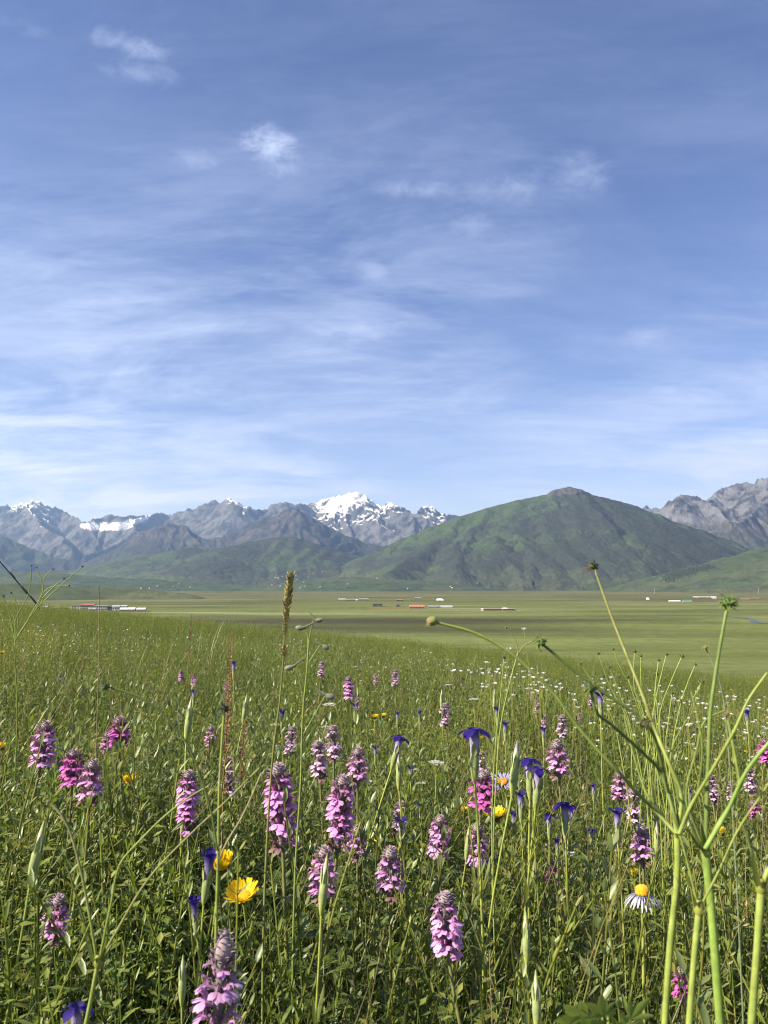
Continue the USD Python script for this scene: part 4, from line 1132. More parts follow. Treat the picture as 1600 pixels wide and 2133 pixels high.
def daisy(name, el, n, L, W, ray, ray_tip, disc, disc_h, width, droop=0.0, stemc=YGREEN, rows=1):
    root = kind_of(name, .36, width)
    bx, by = rng.normal(0, .008, 2)
    f = lambda t: np.array([bx * math.sin(t * 3.1), by * math.sin(t * 3.1), t * .345])
    MB().tube([f(t) for t in np.linspace(0, 1, 9)], np.linspace(.0017, .0018, 9), stemc * .9, sides=7).build('stem', 'stalk', root)
    b = f(1.0)
    m = MB()
    m.lathe([(.0018, -.002), (.0050, .0015), (.0082, .0062), (.0086, .0095)], np.array([GREEN, GREEN * .8, GREEN * .8, GREEN * .7]), 12, b)
    for i in range(22):
        a = i * .2856 * 2
        m.leaf(b + dirv(a, 0) * .0065 + UP * .003, dirv(a, .9), dirv(a, -.5), .0095, .0030, curl=.2, fold=.2, tint=GREEN * .8, tip=DGREEN * 1.3, segs=2)
    m.build('involucre', 'leaf', root)
    m = MB()
    m.lathe([(.0086, .0085), (.0084, .0095 + disc_h * .35), (.0066, .0095 + disc_h * .75), (.0034, .0095 + disc_h), (.0002, .0095 + disc_h * 1.05)], np.array([disc * .75, disc * .9, disc, disc, disc * .95]), 14, b)
    for i in range(90):
        r = .0082 * math.sqrt((i + .5) / 90); a = i * 2.39996
        h = .0092 + disc_h * math.sqrt(max(0, 1 - (r / .0090) ** 2))
        m.lathe([(.00052, 0), (.00058, .0009), (.0001, .0016)], jit(disc, .3), 4, b + np.array([math.sin(a) * r, math.cos(a) * r, h - .0004]), axis=dirv(a, 1.57 - r * 90))
    m.build('disc', 'bud', root)
    for k in range(rows):
        for i in range(n):
            a = 2 * math.pi * (i + .5 * k) / n + rng.normal(0, .05)
            e = el + .28 * k + rng.normal(0, .09)
            MB().leaf(b + dirv(a, 0) * .0070 + UP * .0082, dirv(a, e), UP - dirv(a, 0) * math.sin(e) * .5, L * rng.uniform(.85, 1.08), W * rng.uniform(.85, 1.15), curl=(.16 if droop == 0 else -.1), droop=droop * rng.uniform(.6, 1.4), fold=.22, tint=jit(ray, .15), tip=jit(ray_tip, .15), segs=4, widest=.62, blunt=.55 if rows > 1 else .3).build('ray_petal', 'petal', root)


daisy('yellow_daisy', .45, 20, .0170, .0052, GOLD * .92, GOLD, ORANGE, .0028, .042, rows=2)
daisy('yellow_daisy_half_closed', .95, 18, .0165, .0050, GOLD * .85, GOLD, ORANGE, .0028, .032, rows=2)
daisy('aster_flat', .12, 30, .0165, .0024, LILAC, LILAC * 1.15, np.array([.85, .30, .012]), .0040, .046)
daisy('aster_drooping', -.25, 24, .0155, .0026, LILAC * 1.1, np.array([.70, .68, .84]), np.array([.86, .42, .012]), .0085, .036, droop=.45)


def umbel(name):
    root = kind_of(name, .36, .034)
    m = MB()
    m.tube([np.zeros(3), np.array([.004, .002, .18]), np.array([0, 0, .335])], [.0015, .0013, .0010], YGREEN * .8, sides=5)
    tops = []
    for i in range(11):
        a, r = i * 2.4, .0150 * math.sqrt((i + .5) / 11)
        e = np.array([math.sin(a) * r, math.cos(a) * r, .356 - r * .25]); tops.append(e)
        m.tube([np.array([0, 0, .335]), e], [.0006, .0005], YGREEN * .8, sides=3, cap=False)
    m.build('stem', 'stalk', root)
    for e in tops:
        m = MB()
        for j in range(11):
            a, r = j * 2.4, .0044 * math.sqrt((j + .5) / 11)
            c = e + np.array([math.sin(a) * r, math.cos(a) * r, .001 + .0012 * rng.random()])
            for q in range(5): m.leaf(c, dirv(q * 1.257, .35), UP, .0016, .0014, fold=-.1, tint=np.array([.74, .74, .69]), segs=2, widest=.6)
        m.build('flower_cluster', 'petal', root)
    for z in (.08, .16):
        m = MB()
        for t in np.linspace(.2, 1, 7):
            for sg in (-1, 1): m.leaf(np.array([0, .05 * t, z + .03 * t]), np.array([sg, .6, .1]), UP, .018 * (1.2 - t), .005, tint=jit(GREEN, .2), segs=2)
        m.tube([np.array([0, 0, z]), np.array([0, .05, z + .03])], [.0008, .0005], GREEN, sides=3)
        m.build('leaf', 'leaf', root)


umbel('white_umbel')


def little(name, petals, size, col, centre, height, up=.55, cup=.2):
    """a small wild flower, too small to show its parts"""
    root = kind_of(name, height, size * 1.9)
    m = MB()
    m.tube([np.zeros(3), np.array([rng.normal(0, .01), rng.normal(0, .01), height * .5]), np.array([0, 0, height - .004])], [.0010, .0008, .0007], YGREEN * .8, sides=4)
    for i in range(petals):
        a = 2 * math.pi * i / petals + rng.normal(0, .1)
        m.leaf(np.array([0, 0, height - .004]), dirv(a, up), UP - dirv(a, 0) * .4, size, size * .85, curl=cup, fold=.05, tint=jit(col, .06), segs=3, widest=.62)
    m.lathe([(.0016, 0), (.0018, .002), (.0004, .003)], centre, 6, np.array([0, 0, height - .004]))
    for k in range(3):
        m.blade((0, 0, height * .1), rng.random() * 6.28, height * .4, .003, .5, .6, GREEN)
    m.build('flower', 'petal', root)


WHITE = np.array([.80, .80, .77])
little('white_flower', 5, .0085, WHITE, GOLD, .33)
little('white_flower_nodding', 6, .0080, WHITE * .95, GREEN, .31, up=.9)
little('small_yellow_flower', 5, .0052, GOLD * np.array([1, 1.1, 1]), GOLD * .8, .17, up=.5)
little('small_yellow_pea_flower', 3, .0060, GOLD * np.array([.95, .95, 3]), YGREEN, .20, up=1.0)


def dock(name, n, length, col, r=.0032):
    root = kind_of(name, .46, .012)
    f = lambda t: np.array([.008 * math.sin(t * 2.2), .004 * math.sin(t * 3), t * .46])
    MB().tube([f(t) for t in np.linspace(0, 1, 10)], np.linspace(.0020, .0008, 10), np.array([.24, .17, .06]), sides=6).build('stem', 'stalk', root)
    for k in range(9):
        m = MB()
        if k in (3, 6) and rng.random() < .7: continue
        for i in range(n):
            t = 1 - length / .46 * (k + i / n) / 9
            a = i * 2.4 + k; s_ = (.5 + .5 * min(1, (1 - t) * 9)) * rng.uniform(.7, 1.2)
            m.leaf(f(t) + dirv(a, 0) * r * .5 * s_, dirv(a, rng.uniform(.1, .7)), UP, .0062 * s_, .0046 * s_, curl=.3, fold=.3, tint=jit(col, .35), tip=jit(col * 1.2, .3), segs=2)
        m.build('seed_cluster', 'bud', root)
    for z in (.08, .16):
        MB().leaf(f(z / .46), dirv(z * 40, .7), UP, .09, .016, curl=-.3, fold=.25, tint=GREEN, tip=np.array([.2, .14, .04]), segs=5).build('leaf', 'leaf', root)


dock('dock_spike', 16, .17, np.array([.36, .165, .085]))
dock('dock_spike_dark', 14, .12, np.array([.24, .09, .045]))


def place(name, kind, top, width_px, label, cat, group=None, lean=0.0, lean_az=0.0, yaw=None, h=1.0):
    """stands one plant of a kind on the ground where its top shows at photo pixel top, at the size seen"""
    H0, W0 = SIZE[kind]
    H0 = H0 * h
    d = direction(*top); t = -d[2] / d[1]
    D = 1.0
    for _ in range(40):                                   # depth at which a plant of this apparent width reaches from ground to that line of sight
        s = width_px * D / (F * W0)
        x = d[0] / d[1] * D
        gap = (CAM[2] - t * D) - (float(ground_z(x, D)) + H0 * s * math.cos(lean))
        D = max(.22, D * (1 + .45 * np.clip(gap, -.5, .5) / .5))
    s = width_px * D / (F * W0)
    o = np.array([math.sin(lean_az), math.cos(lean_az), 0.0])
    tip = CAM + d * (D / d[1])
    base = tip - o * H0 * s * math.sin(lean)
    base[2] = float(ground_z(base[0], base[1])) - .002
    x = UsdGeom.Xform.Define(stage, numbered('/World', name))
    p = x.GetPrim()
    p.GetReferences().AddInternalReference(f'/World/plant_kinds/{kind}')
    p.SetInstanceable(True)
    R = rot(np.array([-o[1], o[0], 0.0]), lean) if lean else np.eye(3)
    yaw = rng.random() * 6.283 if yaw is None else yaw
    M = (R @ rot(UP, yaw)) * s
    M[:, 2] *= h
    x.AddTransformOp().Set(Gf.Matrix4d(*M[:, 0], 0, *M[:, 1], 0, *M[:, 2], 0, *base, 1))
    tag(p, label, cat, group)
    return p


W_ = 'pink lousewort '
LOUSE = [  # top x, top y, width px, model, label
    (462, 1935, 96, 'lousewort_big', 'largest pink lousewort spike with a woolly grey tip, cut by the bottom edge'),
    (950, 1858, 68, 'lousewort_full', 'dense pink lousewort spike standing low in front of right centre, just below the others'),
    (573, 1582, 70, 'lousewort_tall', 'tall two tier pink lousewort spike behind the large yellow daisy'),
    (709, 1615, 62, 'lousewort_tall', 'tall pink lousewort spike right of the two tier spike, level with the lilac aster'),
    (815, 1762, 62, 'lousewort_sparse', 'loose pink lousewort spike left of the dense low spike'),
    (676, 1762, 64, 'lousewort_sparse', 'loose pink lousewort with a pale closed gentian bud in front of it'),
    (941, 1705, 46, 'lousewort_full', 'pale pink lousewort spike left of the yellow daisy with dark striped petals'),
    (1017, 1716, 46, 'lousewort_full', 'pink lousewort spike right under the yellow daisy with dark striped petals'),
    (398, 1600, 50, 'lousewort_tall', 'pink lousewort spike below the tall whitish gentian bud on the left'),
    (481, 1572, 45, 'lousewort_pale', 'greyish pink lousewort spike under the rusty dock spikes'),
    (68, 1502, 52, 'lousewort_full', 'dense lilac pink lousewort spike nearest the left edge'),
    (256, 1487, 48, 'lousewort_magenta', 'bright magenta lousewort spike above the single yellow flower on the left'),
    (150, 1558, 52, 'lousewort_magenta', 'deep magenta lousewort between the leftmost lilac spike and the bright magenta one'),
    (196, 1582, 56, 'lousewort_sparse', 'ragged pink lousewort close beside the deep magenta one on the left'),
    (222, 1525, 26, 'lousewort_sparse', 'small faded lousewort tip just left of the bright magenta spike'),
    (122, 1863, 56, 'lousewort_sparse', 'dull purple lousewort in shade near the big pale bud at lower left'),
    (1338, 1714, 50, 'lousewort_sparse', 'loose pink lousewort with a pale woolly tip above the drooping white aster'),
    (1415, 2012, 42, 'lousewort_magenta', 'low magenta lousewort between the thick green stems at lower right'),
    (657, 1538, 44, 'lousewort_pale', 'left one of two touching pale lousewort spikes right of the branching bud stem'),
    (686, 1506, 40, 'lousewort_pale', 'right one of two touching pale lousewort spikes, under the white umbel'),
    (614, 1515, 32, 'lousewort_pale', 'slim pale lousewort spike just right of the small orange centred aster'),
    (746, 1553, 46, 'lousewort_sparse', 'airy pale pink lousewort left of the half open gentian'),
    (744, 1718, 42, 'lousewort_sparse', 'short pink lousewort at the foot of the tall pink spike'),
    (826, 1668, 36, 'lousewort_pale', 'faint pink lousewort behind the tall closed gentian bud, above a small blue gentian'),
    (1005, 1606, 56, 'lousewort_magenta', 'wide pink lousewort close left of the flat lilac aster'),
    (996, 1562, 28, 'lousewort_pale', 'tiny pale lousewort just under the largest blue gentian'),
    (1160, 1536, 48, 'lousewort_sparse', 'scattered pink lousewort right of the trio of blue gentians'),
    (1178, 1488, 26, 'lousewort_pale', 'small lilac lousewort above the scattered pink one'),
    (726, 1405, 26, 'lousewort_full', 'small pink lousewort far off beside the branching bud stem'),
    (828, 1394, 20, 'lousewort_pale', 'farthest slim pink lousewort right of the small far one'),
    (929, 1462, 26, 'lousewort_pale', 'small dull lousewort above and left of the largest blue gentian'),
    (669, 1378, 18, 'lousewort_pale', 'tiny lousewort beside the hanging buds of the branching stem'),
    (1290, 1606, 36, 'lousewort_sparse', 'faded pink lousewort behind the leaning stems, the left of the pair'),
    (1312, 1636, 40, 'lousewort_pale', 'faded pink lousewort behind the leaning stems, the right of the pair'),
    (1592, 1540, 36, 'lousewort_magenta', 'bright magenta lousewort cut by the right edge'),
    (1556, 1596, 30, 'lousewort_pale', 'pale pink lousewort near the right edge below the magenta one'),
    (1574, 1664, 28, 'lousewort_magenta', 'small magenta lousewort low at the right edge behind stems'),
    (1482, 1612, 32, 'lousewort_pale', 'pink lousewort seen between the tall green stems at right'),
    (1146, 1795, 28, 'lousewort_magenta', 'small dark pink lousewort left of the drooping white aster'),
    (440, 1512, 26, 'lousewort_sparse', 'little pink lousewort left of the brown dock stems'),
    (780, 1402, 14, 'lousewort_pale', 'tiny pink lousewort between the two far small ones'),
    (1530, 1868 - 240, 22, 'lousewort_pale', 'tiny pale lousewort between the two thick stems at the right edge'),
]
for x, y, w, k, lab in LOUSE:
    place('lousewort', k, (x, y), w, lab, 'wildflower', 'pink lousewort spikes in the meadow', lean=abs(rng.normal(0, .09)), lean_az=rng.random() * 6.28)
for _ in range(16):
    x = rng.uniform(120, 1250)
    place('lousewort', ('lousewort_pale', 'lousewort_sparse', 'lousewort_full')[_ % 3], (x, 1375 + (x - 100) * .05 + rng.uniform(0, 120)), rng.uniform(10, 18), 'tiny pink lousewort half sunk in the grass of the middle distance', 'wildflower', 'tiny louseworts in the middle distance', lean=abs(rng.normal(0, .08)), lean_az=rng.random() * 6.28)

GENT = [
    (987, 1506, 42, 'gentian_wide', 'largest blue gentian with spread petals, standing right of centre', .02, 0),
    (836, 1543, 27, 'gentian_wide', 'blue gentian leaning right on a long pale tube, left of the largest one', .28, 1.4),
    (1102, 1572, 32, 'gentian_wide', 'upper left gentian of the blue trio behind the big closed bud', .05, 0),
    (1123, 1596, 34, 'gentian_wide', 'right gentian of the blue trio behind the big closed bud', .10, 1.5),
    (1084, 1648, 22, 'gentian_cupped', 'narrow blue gentian touching the right side of the big closed bud', .05, 0),
    (1176, 1664, 30, 'gentian_wide', 'blue gentian left one of a close pair right of the aster', .03, 0),
    (1188, 1682, 24, 'gentian_cupped', 'blue gentian right one of a close pair right of the aster', .1, 1.5),
    (1143, 1690, 20, 'gentian_wide', 'small blue gentian left of the close pair', .03, 0),
    (836, 1702, 23, 'gentian_cupped', 'small dark blue gentian below the faint pink lousewort in the centre', .04, 0),
    (876, 1672, 14, 'gentian_ageing', 'faded little gentian right of the small dark blue one', .04, 0),
    (1285, 1683, 27, 'gentian_cupped', 'blue gentian alone left of the faded pink lousewort pair', .04, 0),
    (1231, 1722, 16, 'gentian_wide', 'tiny blue gentian low, left of the lone gentian', .05, 0),
    (1160, 1746, 14, 'gentian_cupped', 'tiny violet gentian above the white umbel at right', .05, 0),
    (162, 2078, 42, 'gentian_wide', 'blue gentian at the bottom left, pale tube cut by the edge', .03, 0),
    (438, 1782, 36, 'gentian_ageing', 'dusky purple gentian in front of the half hidden yellow daisy', .12, 1.2),
    (404, 1862, 28, 'gentian_ageing', 'dark purple gentian half hidden, left of the dusky one', .1, 4.5),
    (1250, 1441, 22, 'gentian_cupped', 'blue gentian by the bristly green seed head on the right', .03, 0),
    (1035, 1472, 14, 'gentian_cupped', 'tiny dark gentian above and right of the largest one', .03, 0),
    (1052, 1503, 15, 'gentian_cupped', 'tiny blue gentian right of the largest one', .03, 0),
    (1132, 1514, 14, 'gentian_cupped', 'tiny blue gentian right of centre, above the scattered pink lousewort', .03, 0),
    (856, 1594, 15, 'gentian_cupped', 'tiny blue gentian below the right leaning one', .03, 0),
    (735, 1636, 16, 'gentian_cupped', 'blue gentian tucked beside the tall pink spike', .05, 0),
    (739, 1464, 13, 'gentian_cupped', 'tiny blue gentian above the pair of yellow flowers', .03, 0),
    (404, 1436, 13, 'gentian_cupped', 'tiny blue gentian left of the dock spikes', .03, 0),
    (487, 1377, 13, 'gentian_cupped', 'tiny blue gentian touching the front dock spike', .03, 0),
    (588, 1478, 15, 'gentian_ageing', 'closed blue gentian beside the tall seed spike stalk', .03, 0),
    (782, 1552, 14, 'gentian_cupped', 'tiny blue gentian under the pair of yellow flowers', .03, 0),
    (828, 1482, 10, 'gentian_cupped', 'very small far gentian above the right leaning one', .03, 0),
    (874, 1480, 10, 'gentian_ageing', 'very small pale gentian left of the small dull lousewort', .03, 0),
    (1236, 1632, 13, 'gentian_cupped', 'tiny blue gentian behind the arching stem at right', .03, 0),
    (1436, 1640, 14, 'gentian_cupped', 'blue gentian between the forked green stems at right', .03, 0),
    (1491, 1650, 14, 'gentian_cupped', 'small dark gentian right of the tall green stem', .03, 0),
    (1556, 1480, 14, 'gentian_ageing', 'small dull gentian near the right edge under the leaning stem', .03, 0),
    (1070, 1690, 18, 'gentian_cupped', 'small dark gentian low behind the big closed bud', .05, 0),
]
for x, y, w, k, lab, le, la in GENT:
    place('gentian', k, (x, y), w, lab, 'wildflower', 'blue gentians in the meadow', lean=le, lean_az=la)
BUDS = [   # width of the pixel measure is the model's .028, four times the bud's thickness
    (1078, 1560, 62, 'gentian_bud_violet', 'big pale closed gentian bud on a long stem in front of the aster', .12, 1.4),
    (88, 1735, 70, 'gentian_bud_green', 'big yellowish closed gentian bud at lower left', .18, 1.35),
    (680, 1795, 64, 'gentian_bud_green', 'closed gentian bud in front of the loose pink lousewort', .10, 1.4),
    (397, 1465, 50, 'gentian_bud_pale', 'tall whitish closed gentian bud on the left', .10, 1.4),
    (514, 1455, 34, 'gentian_bud_green', 'pale green closed gentian bud right of the dock spikes', .12, 1.4),
    (1095, 1905, 56, 'gentian_bud_green', 'plump green gentian bud right of the dense low lousewort', .02, 0),
    (1116, 2028, 62, 'gentian_bud_green', 'plump green gentian bud near the bottom edge, right of centre', .02, 0),
    (977, 1730, 38, 'gentian_bud_green', 'green gentian bud between the pale and the pink lousewort', .1, 1.4),
    (1369, 1718, 40, 'gentian_bud_violet', 'closed violet tipped bud right of the woolly tipped lousewort', .05, 1.4),
    (830, 1575, 40, 'gentian_bud_violet', 'closed bud right under the leaning blue gentian', .04, 0),
    (386, 1685, 36, 'gentian_bud_pale', 'whitish bud left below the pink lousewort on the left', .12, 1.2),
    (381, 1995, 52, 'gentian_bud_green', 'green gentian bud at the bottom, left of the largest lousewort', .03, 0),
    (920, 1440, 22, 'gentian_bud_pale', 'small whitish bud above the tiny dark gentian', .05, 1.4),
    (1030, 1440, 24, 'gentian_bud_pale', 'small whitish bud beside the long thin forked stem', .05, 1.4),
]
for x, y, w, k, lab, le, la in BUDS:
    place('gentian_bud', k, (x, y), w * .86, lab, 'flower bud', 'closed gentian buds in the meadow', lean=le, lean_az=la)
DAISY = [
    (505, 1838, 70, 'yellow_daisy', 'largest yellow daisy, wide open, in the left foreground', .34, 3.4),
    (461, 1792, 52, 'yellow_daisy_half_closed', 'yellow daisy half hidden behind the dusky purple gentian', .25, 2.6),
    (1031, 1683, 48, 'yellow_daisy', 'yellow daisy with dark striped petals beside the big closed bud', .16, 4.6),
    (269, 1622, 30, 'yellow_daisy_half_closed', 'single yellow daisy below the bright magenta lousewort on the left', .05, 0),
    (965, 1683, 24, 'yellow_daisy', 'small yellow daisy left of the striped one', .05, 0),
    (780, 1490, 18, 'yellow_daisy', 'left yellow flower of the pair near the centre', .04, 0),
    (797, 1488, 17, 'yellow_daisy', 'right yellow flower of the pair near the centre', .04, 0),
    (774, 1521, 16, 'yellow_daisy', 'yellow flower just below the pair near the centre', .04, 0),
    (439, 1477, 13, 'yellow_daisy', 'tiny yellow daisy left of the dock spikes', .04, 0),
    (1503, 1728, 20, 'yellow_daisy_half_closed', 'orange yellow daisy between the thick stems at right', .04, 0),
    (1005, 1535, 14, 'yellow_daisy', 'tiny yellow daisy right under the largest gentian', .04, 0),
    (5, 1552, 20, 'yellow_daisy_half_closed', 'yellow daisy cut by the left edge', .04, 0),
    (4, 1357, 12, 'yellow_daisy', 'tiny yellow daisy high on the left edge', .04, 0),
    (88, 1324, 10, 'yellow_daisy', 'tiny yellow daisy far off at upper left', .04, 0),
    (1540, 1533, 13, 'yellow_daisy', 'tiny orange flower near the right edge, upper one', .04, 0),
    (1553, 1565, 13, 'yellow_daisy', 'tiny yellow flower near the right edge, lower one', .04, 0),
    (220, 1372, 9, 'yellow_daisy', 'tiny orange flower far off left of the tall grass', .04, 0),
    (1122, 1452, 9, 'yellow_daisy', 'tiny orange flower beside the long arching stem', .04, 0),
    (1320, 1815, 22, 'yellow_daisy_half_closed', 'small yellow flower above the drooping white aster', .04, 0),
]
for x, y, w, k, lab, le, la in DAISY:
    place('yellow_daisy', k, (x, y), w, lab, 'daisy', 'yellow daisies in the meadow', lean=le, lean_az=la)
for x, y, w, k, lab, le, la in [
        (1046, 1601, 52, 'aster_flat', 'lilac aster with an orange centre facing the camera, left of the big closed bud', .55, 3.6),
        (1338, 1846, 60, 'aster_drooping', 'aster with a domed orange centre and drooping white lilac rays at right', .03, 0),
        (583, 1545, 20, 'aster_drooping', 'small far aster with an orange centre beside the tall seed spike stalk', .03, 0)]:
    place('aster', k, (x, y), w, lab, 'daisy', None, lean=le, lean_az=la)
for x, y, w, lab in [
        (986, 1450, 26, 'flat white umbel above the largest blue gentian'), (687, 1459, 28, 'white umbel under the hanging hairy bud'), (677, 1508, 26, 'white umbel resting over the two touching pale louseworts'),
        (911, 1583, 36, 'loose white umbel in the centre between blue gentians'), (1188, 1768, 28, 'white umbel low, under the tiny violet gentian'), (876, 1624, 22, 'small white umbel below the loose central one'),
        (868, 1597, 16, 'tiny white umbel left of the loose central one'), (574, 1503, 20, 'white umbel left of the closed blue gentian'), (934, 1421, 18, 'far white umbel above the small dull lousewort'),
        (1103, 1430, 18, 'far white umbel just under the arching stem'), (740, 1385, 14, 'far white umbel in the centre at the meadow edge'), (1017, 1596, 18, 'tiny white umbel left of the lilac aster'),
        (1270, 1455, 18, 'far white umbel right of the bristly seed head'), (1388, 1502, 18, 'white umbel behind the leaning stems'), (1432, 1545, 18, 'white umbel between the leaning stems at right')]:
    place('white_umbel', 'white_umbel', (x, y), w, lab, 'wildflower', 'white umbels in the meadow', lean=.08, lean_az=rng.random() * 6.28)
for x, y, w, k, lab, h in [(480, 1318, 12, 'dock_spike', 'front rusty dock spike, topmost of the brown spikes', 1.0), (486, 1402, 17, 'dock_spike', 'thicker rusty dock spike right below the topmost one', 1.0), (503, 1496, 14, 'dock_spike_dark', 'dark brown dock spike beside the pale green bud', .9),
                           (398, 1280, 8, 'dock_spike_dark', 'thin far reddish spike on the meadow edge at left', 1.0)]:
    place('dock_spike', k, (x, y), w, lab, 'wild plant', None, lean=.03, lean_az=1.5, h=h)

# little flowers that nothing tells apart
def third(x):
    return 'left of the large yellow daisy' if x < 500 else 'between the yellow daisy and the thick stems' if x < 1380 else 'among the thick stems at right'


def zone(x):
    return 'along the meadow edge in the middle' if x < 1130 else 'under the cluster of thin seed heads' if x < 1420 else 'behind the thick stems at the right edge'


n_white = 0
while n_white < 250:
    x, y = rng.uniform(930, 1610), rng.normal(0, 1)
    edge = 1345 + (x - 840) * 0.135
    y = edge + abs(y) * (26 + 40 * (x > 1150)) + rng.uniform(0, 26)
    if y > 1590 or (x < 1000 and rng.random() < .55): continue
    place('white_flower', 'white_flower' if rng.random() < .7 else 'white_flower_nodding', (x, y), rng.uniform(7, 13), 'small white flower among the many ' + zone(x), 'wildflower', 'small white flowers ' + zone(x), lean=abs(rng.normal(0, .12)), lean_az=rng.random() * 6.28)
    n_white += 1
for _ in range(46):
    x = rng.uniform(40, 900); y = 1292 + x * .065 + abs(rng.normal(0, 45))
    place('white_flower', 'white_flower', (x, y), rng.uniform(4.5, 7), 'small pale flower scattered over the far left part of the meadow', 'wildflower', 'small pale flowers in the far left meadow', lean=abs(rng.normal(0, .12)), lean_az=rng.random() * 6.28)
for x, y, lab in [(1091, 1308, 'small white cup flower standing out against the plain above the thin forked stem'), (1060, 1350, 'small white flower against the plain touching the arching stem')]:
    place('white_flower', 'white_flower', (x, y), 15, lab, 'wildflower', lean=.03)
for _ in range(72):
    x, y = rng.uniform(20, 1580), rng.uniform(1700, 2110)
    if rng.random() < .35: x, y = rng.uniform(150, 420), rng.uniform(1780, 2020)
    place('small_yellow_flower', 'small_yellow_flower' if rng.random() < .55 else 'small_yellow_pea_flower', (x, y), rng.uniform(9, 15), f'tiny yellow flower low in the foreground leaves, {third(x)}', 'wildflower', f'tiny yellow flowers low in the foreground, {third(x)}', lean=abs(rng.normal(0, .15)), lean_az=rng.random() * 6.28)

# ---------------------------------------------------------------- tall plants built one by one
def thing(name, at, label, cat, group=None):
    x = UsdGeom.Xform.Define(stage, numbered('/World', name))
    x.AddTranslateOp().Set(Gf.Vec3d(*map(float, at)))
    x.GetPrim().SetCustomDataByKey('label', label)
    return tag(x.GetPrim(), label, cat, group), np.asarray(at, float)


def pts_of(seq, D):
    return [world(q[0], q[1], q[2] if len(q) > 2 else D) for q in seq]


def px_r(w, D):
    return w * D / F / 2


class Plant:
    def __init__(s, name, root_px, D, label, cat, group=None):
        b = world(root_px[0], root_px[1], D)
        b[2] = float(ground_z(b[0], b[1])) - .004
        s.D = D
        s.prim, s.at = thing(name, b, label, cat, group)

    def stem(s, seq, w0, w1, D=None, tint=YGREEN, tip=None, part='stem', ground=False, sides=8, n=28):
        """a stalk through photo points, from w0 to w1 photo pixels thick"""
        D = D or s.D
        p = pts_of(seq, D)
        if ground: p = [s.at.copy()] + p
        p = smooth_path(p, n) - s.at
        m = len(p)
        tip = tint if tip is None else tip
        w = np.linspace(px_r(w0, D), px_r(w1, D), m) * (1 + .05 * np.sin(np.arange(m) * 1.7))
        MB().tube(p, w, np.linspace(tint, tip, m), sides=sides).build(part, 'stalk', s.prim)
        s.end, s.dir = p[-1], unit(p[-1] - p[-3])
        return s

    def bracts(s, q, n, L, D=None):
        """narrow sheathing leaves where a stem forks"""
        c = world(q[0], q[1], D or s.D) - s.at
        for i in range(n):
            d = unit(dirv(i * 6.28 / n + .6, .95) + rng.normal(0, .15, 3))
            MB().leaf(c - UP * .004, d, dirv(i * 6.28 / n + .6, -.5), L * rng.uniform(.6, 1.2), L * .13, curl=-.15, fold=.5, tint=jit(G_SUN * .8, .2), tip=jit(G_SHADE, .2), segs=4, widest=.3).build('bract', 'leaf', s.prim)
        m = MB()
        m.lathe([(.0016, -.004), (.0026, -.002), (.0029, .0005), (.0024, .003), (.0014, .005)], G_SUN * np.array([1.05, .9, .8]), 9, c, wob=.08)
        m.build('node', 'stalk', s.prim)
        return s

    def head(s, r_px, D=None, tint=np.array([.12, .17, .03]), seeds=26, curl=.35, core=.5, at=None, d=None, label=None):
        """a bristly head of seeds at the end of the last stem"""
        D = D or s.D
        r = px_r(r_px * 2, D)
        c = (s.end if at is None else at) + (s.dir if d is None else d) * r * .35
        ax = s.dir if d is None else d
        m = MB()
        m.lathe([(r * .15, -r * core), (r * core * .85, -r * core * .5), (r * core, 0), (r * core * .8, r * core * .6), (r * .08, r * core)], tint * .8, 10, c, ax, wob=.08)
        hp = m.build('seed_head', 'bud', s.prim)
        if label: hp.SetCustomDataByKey('label', label)
        a0, b0 = across(ax), np.cross(ax, across(ax))
        for i in range(seeds):
            z = 1 - 1.55 * (i + .5) / seeds
            th = i * 2.39996
            q = math.sqrt(max(0, 1 - z * z))
            d_ = ax * z + a0 * q * math.cos(th) + b0 * q * math.sin(th)
            k = MB()
            k.leaf(c + d_ * r * core * .7, unit(d_ + rng.normal(0, .12, 3)), unit(np.cross(d_, a0 + .3 * ax) + d_ * .1), r * rng.uniform(.62, .9), r * .34, curl=curl, fold=.5, tint=jit(tint, .3), tip=jit(tint * np.array([.75, .6, .5]), .3), segs=3, widest=.35)
            k.build('seed', 'bud', hp)
        return s


G_SUN, G_SHADE = np.array([.29, .35, .075]), np.array([.15, .205, .05])
GRP = 'tall stems with bristly seed heads at right'
P = Plant('seed_head_plant', (1385, 2133), .50, 'branching green plant at right whose arching branch ends in a round bud', 'wild plant')
P.stem([(1385, 2133), (1397, 1960), (1412, 1790), (1410, 1735)], 15, 13, tint=G_SUN, ground=True)
P.stem([(1410, 1740), (1419, 1653, .50), (1391, 1583, .50), (1365, 1521, .51), (1347, 1470, .51), (1316, 1390, .52), (1280, 1300, .53), (1238, 1184, .54)], 9, 4.5, tint=G_SUN, tip=np.array([.28, .26, .09]), part='branch', n=40)
P.head(14, .54, tint=np.array([.10, .115, .03]), seeds=24)
wm = MB()
for dx in (-1, -.5, .2): wm.leaf(P.end + np.array([dx * .002, 0, .001]), np.array([-.9, .1, -.15 - .5 * (dx + 1)]), UP, .009, .0035, fold=.3, curl=.2, tint=np.array([.45, .2, .09]), tip=np.array([.4, .16, .07]))
wm.build('withered_petal', 'petal', P.prim)
P.stem([(1410, 1738), (1401, 1681, .47), (1388, 1632, .46), (1375, 1575, .45), (1358, 1524, .44), (1347, 1508, .43)], 8, 6, D=.46, tint=G_SUN * .9, tip=G_SHADE * 1.2, part='branch')
P.head(13, .43, tint=np.array([.13, .12, .04]), seeds=22, curl=.1)
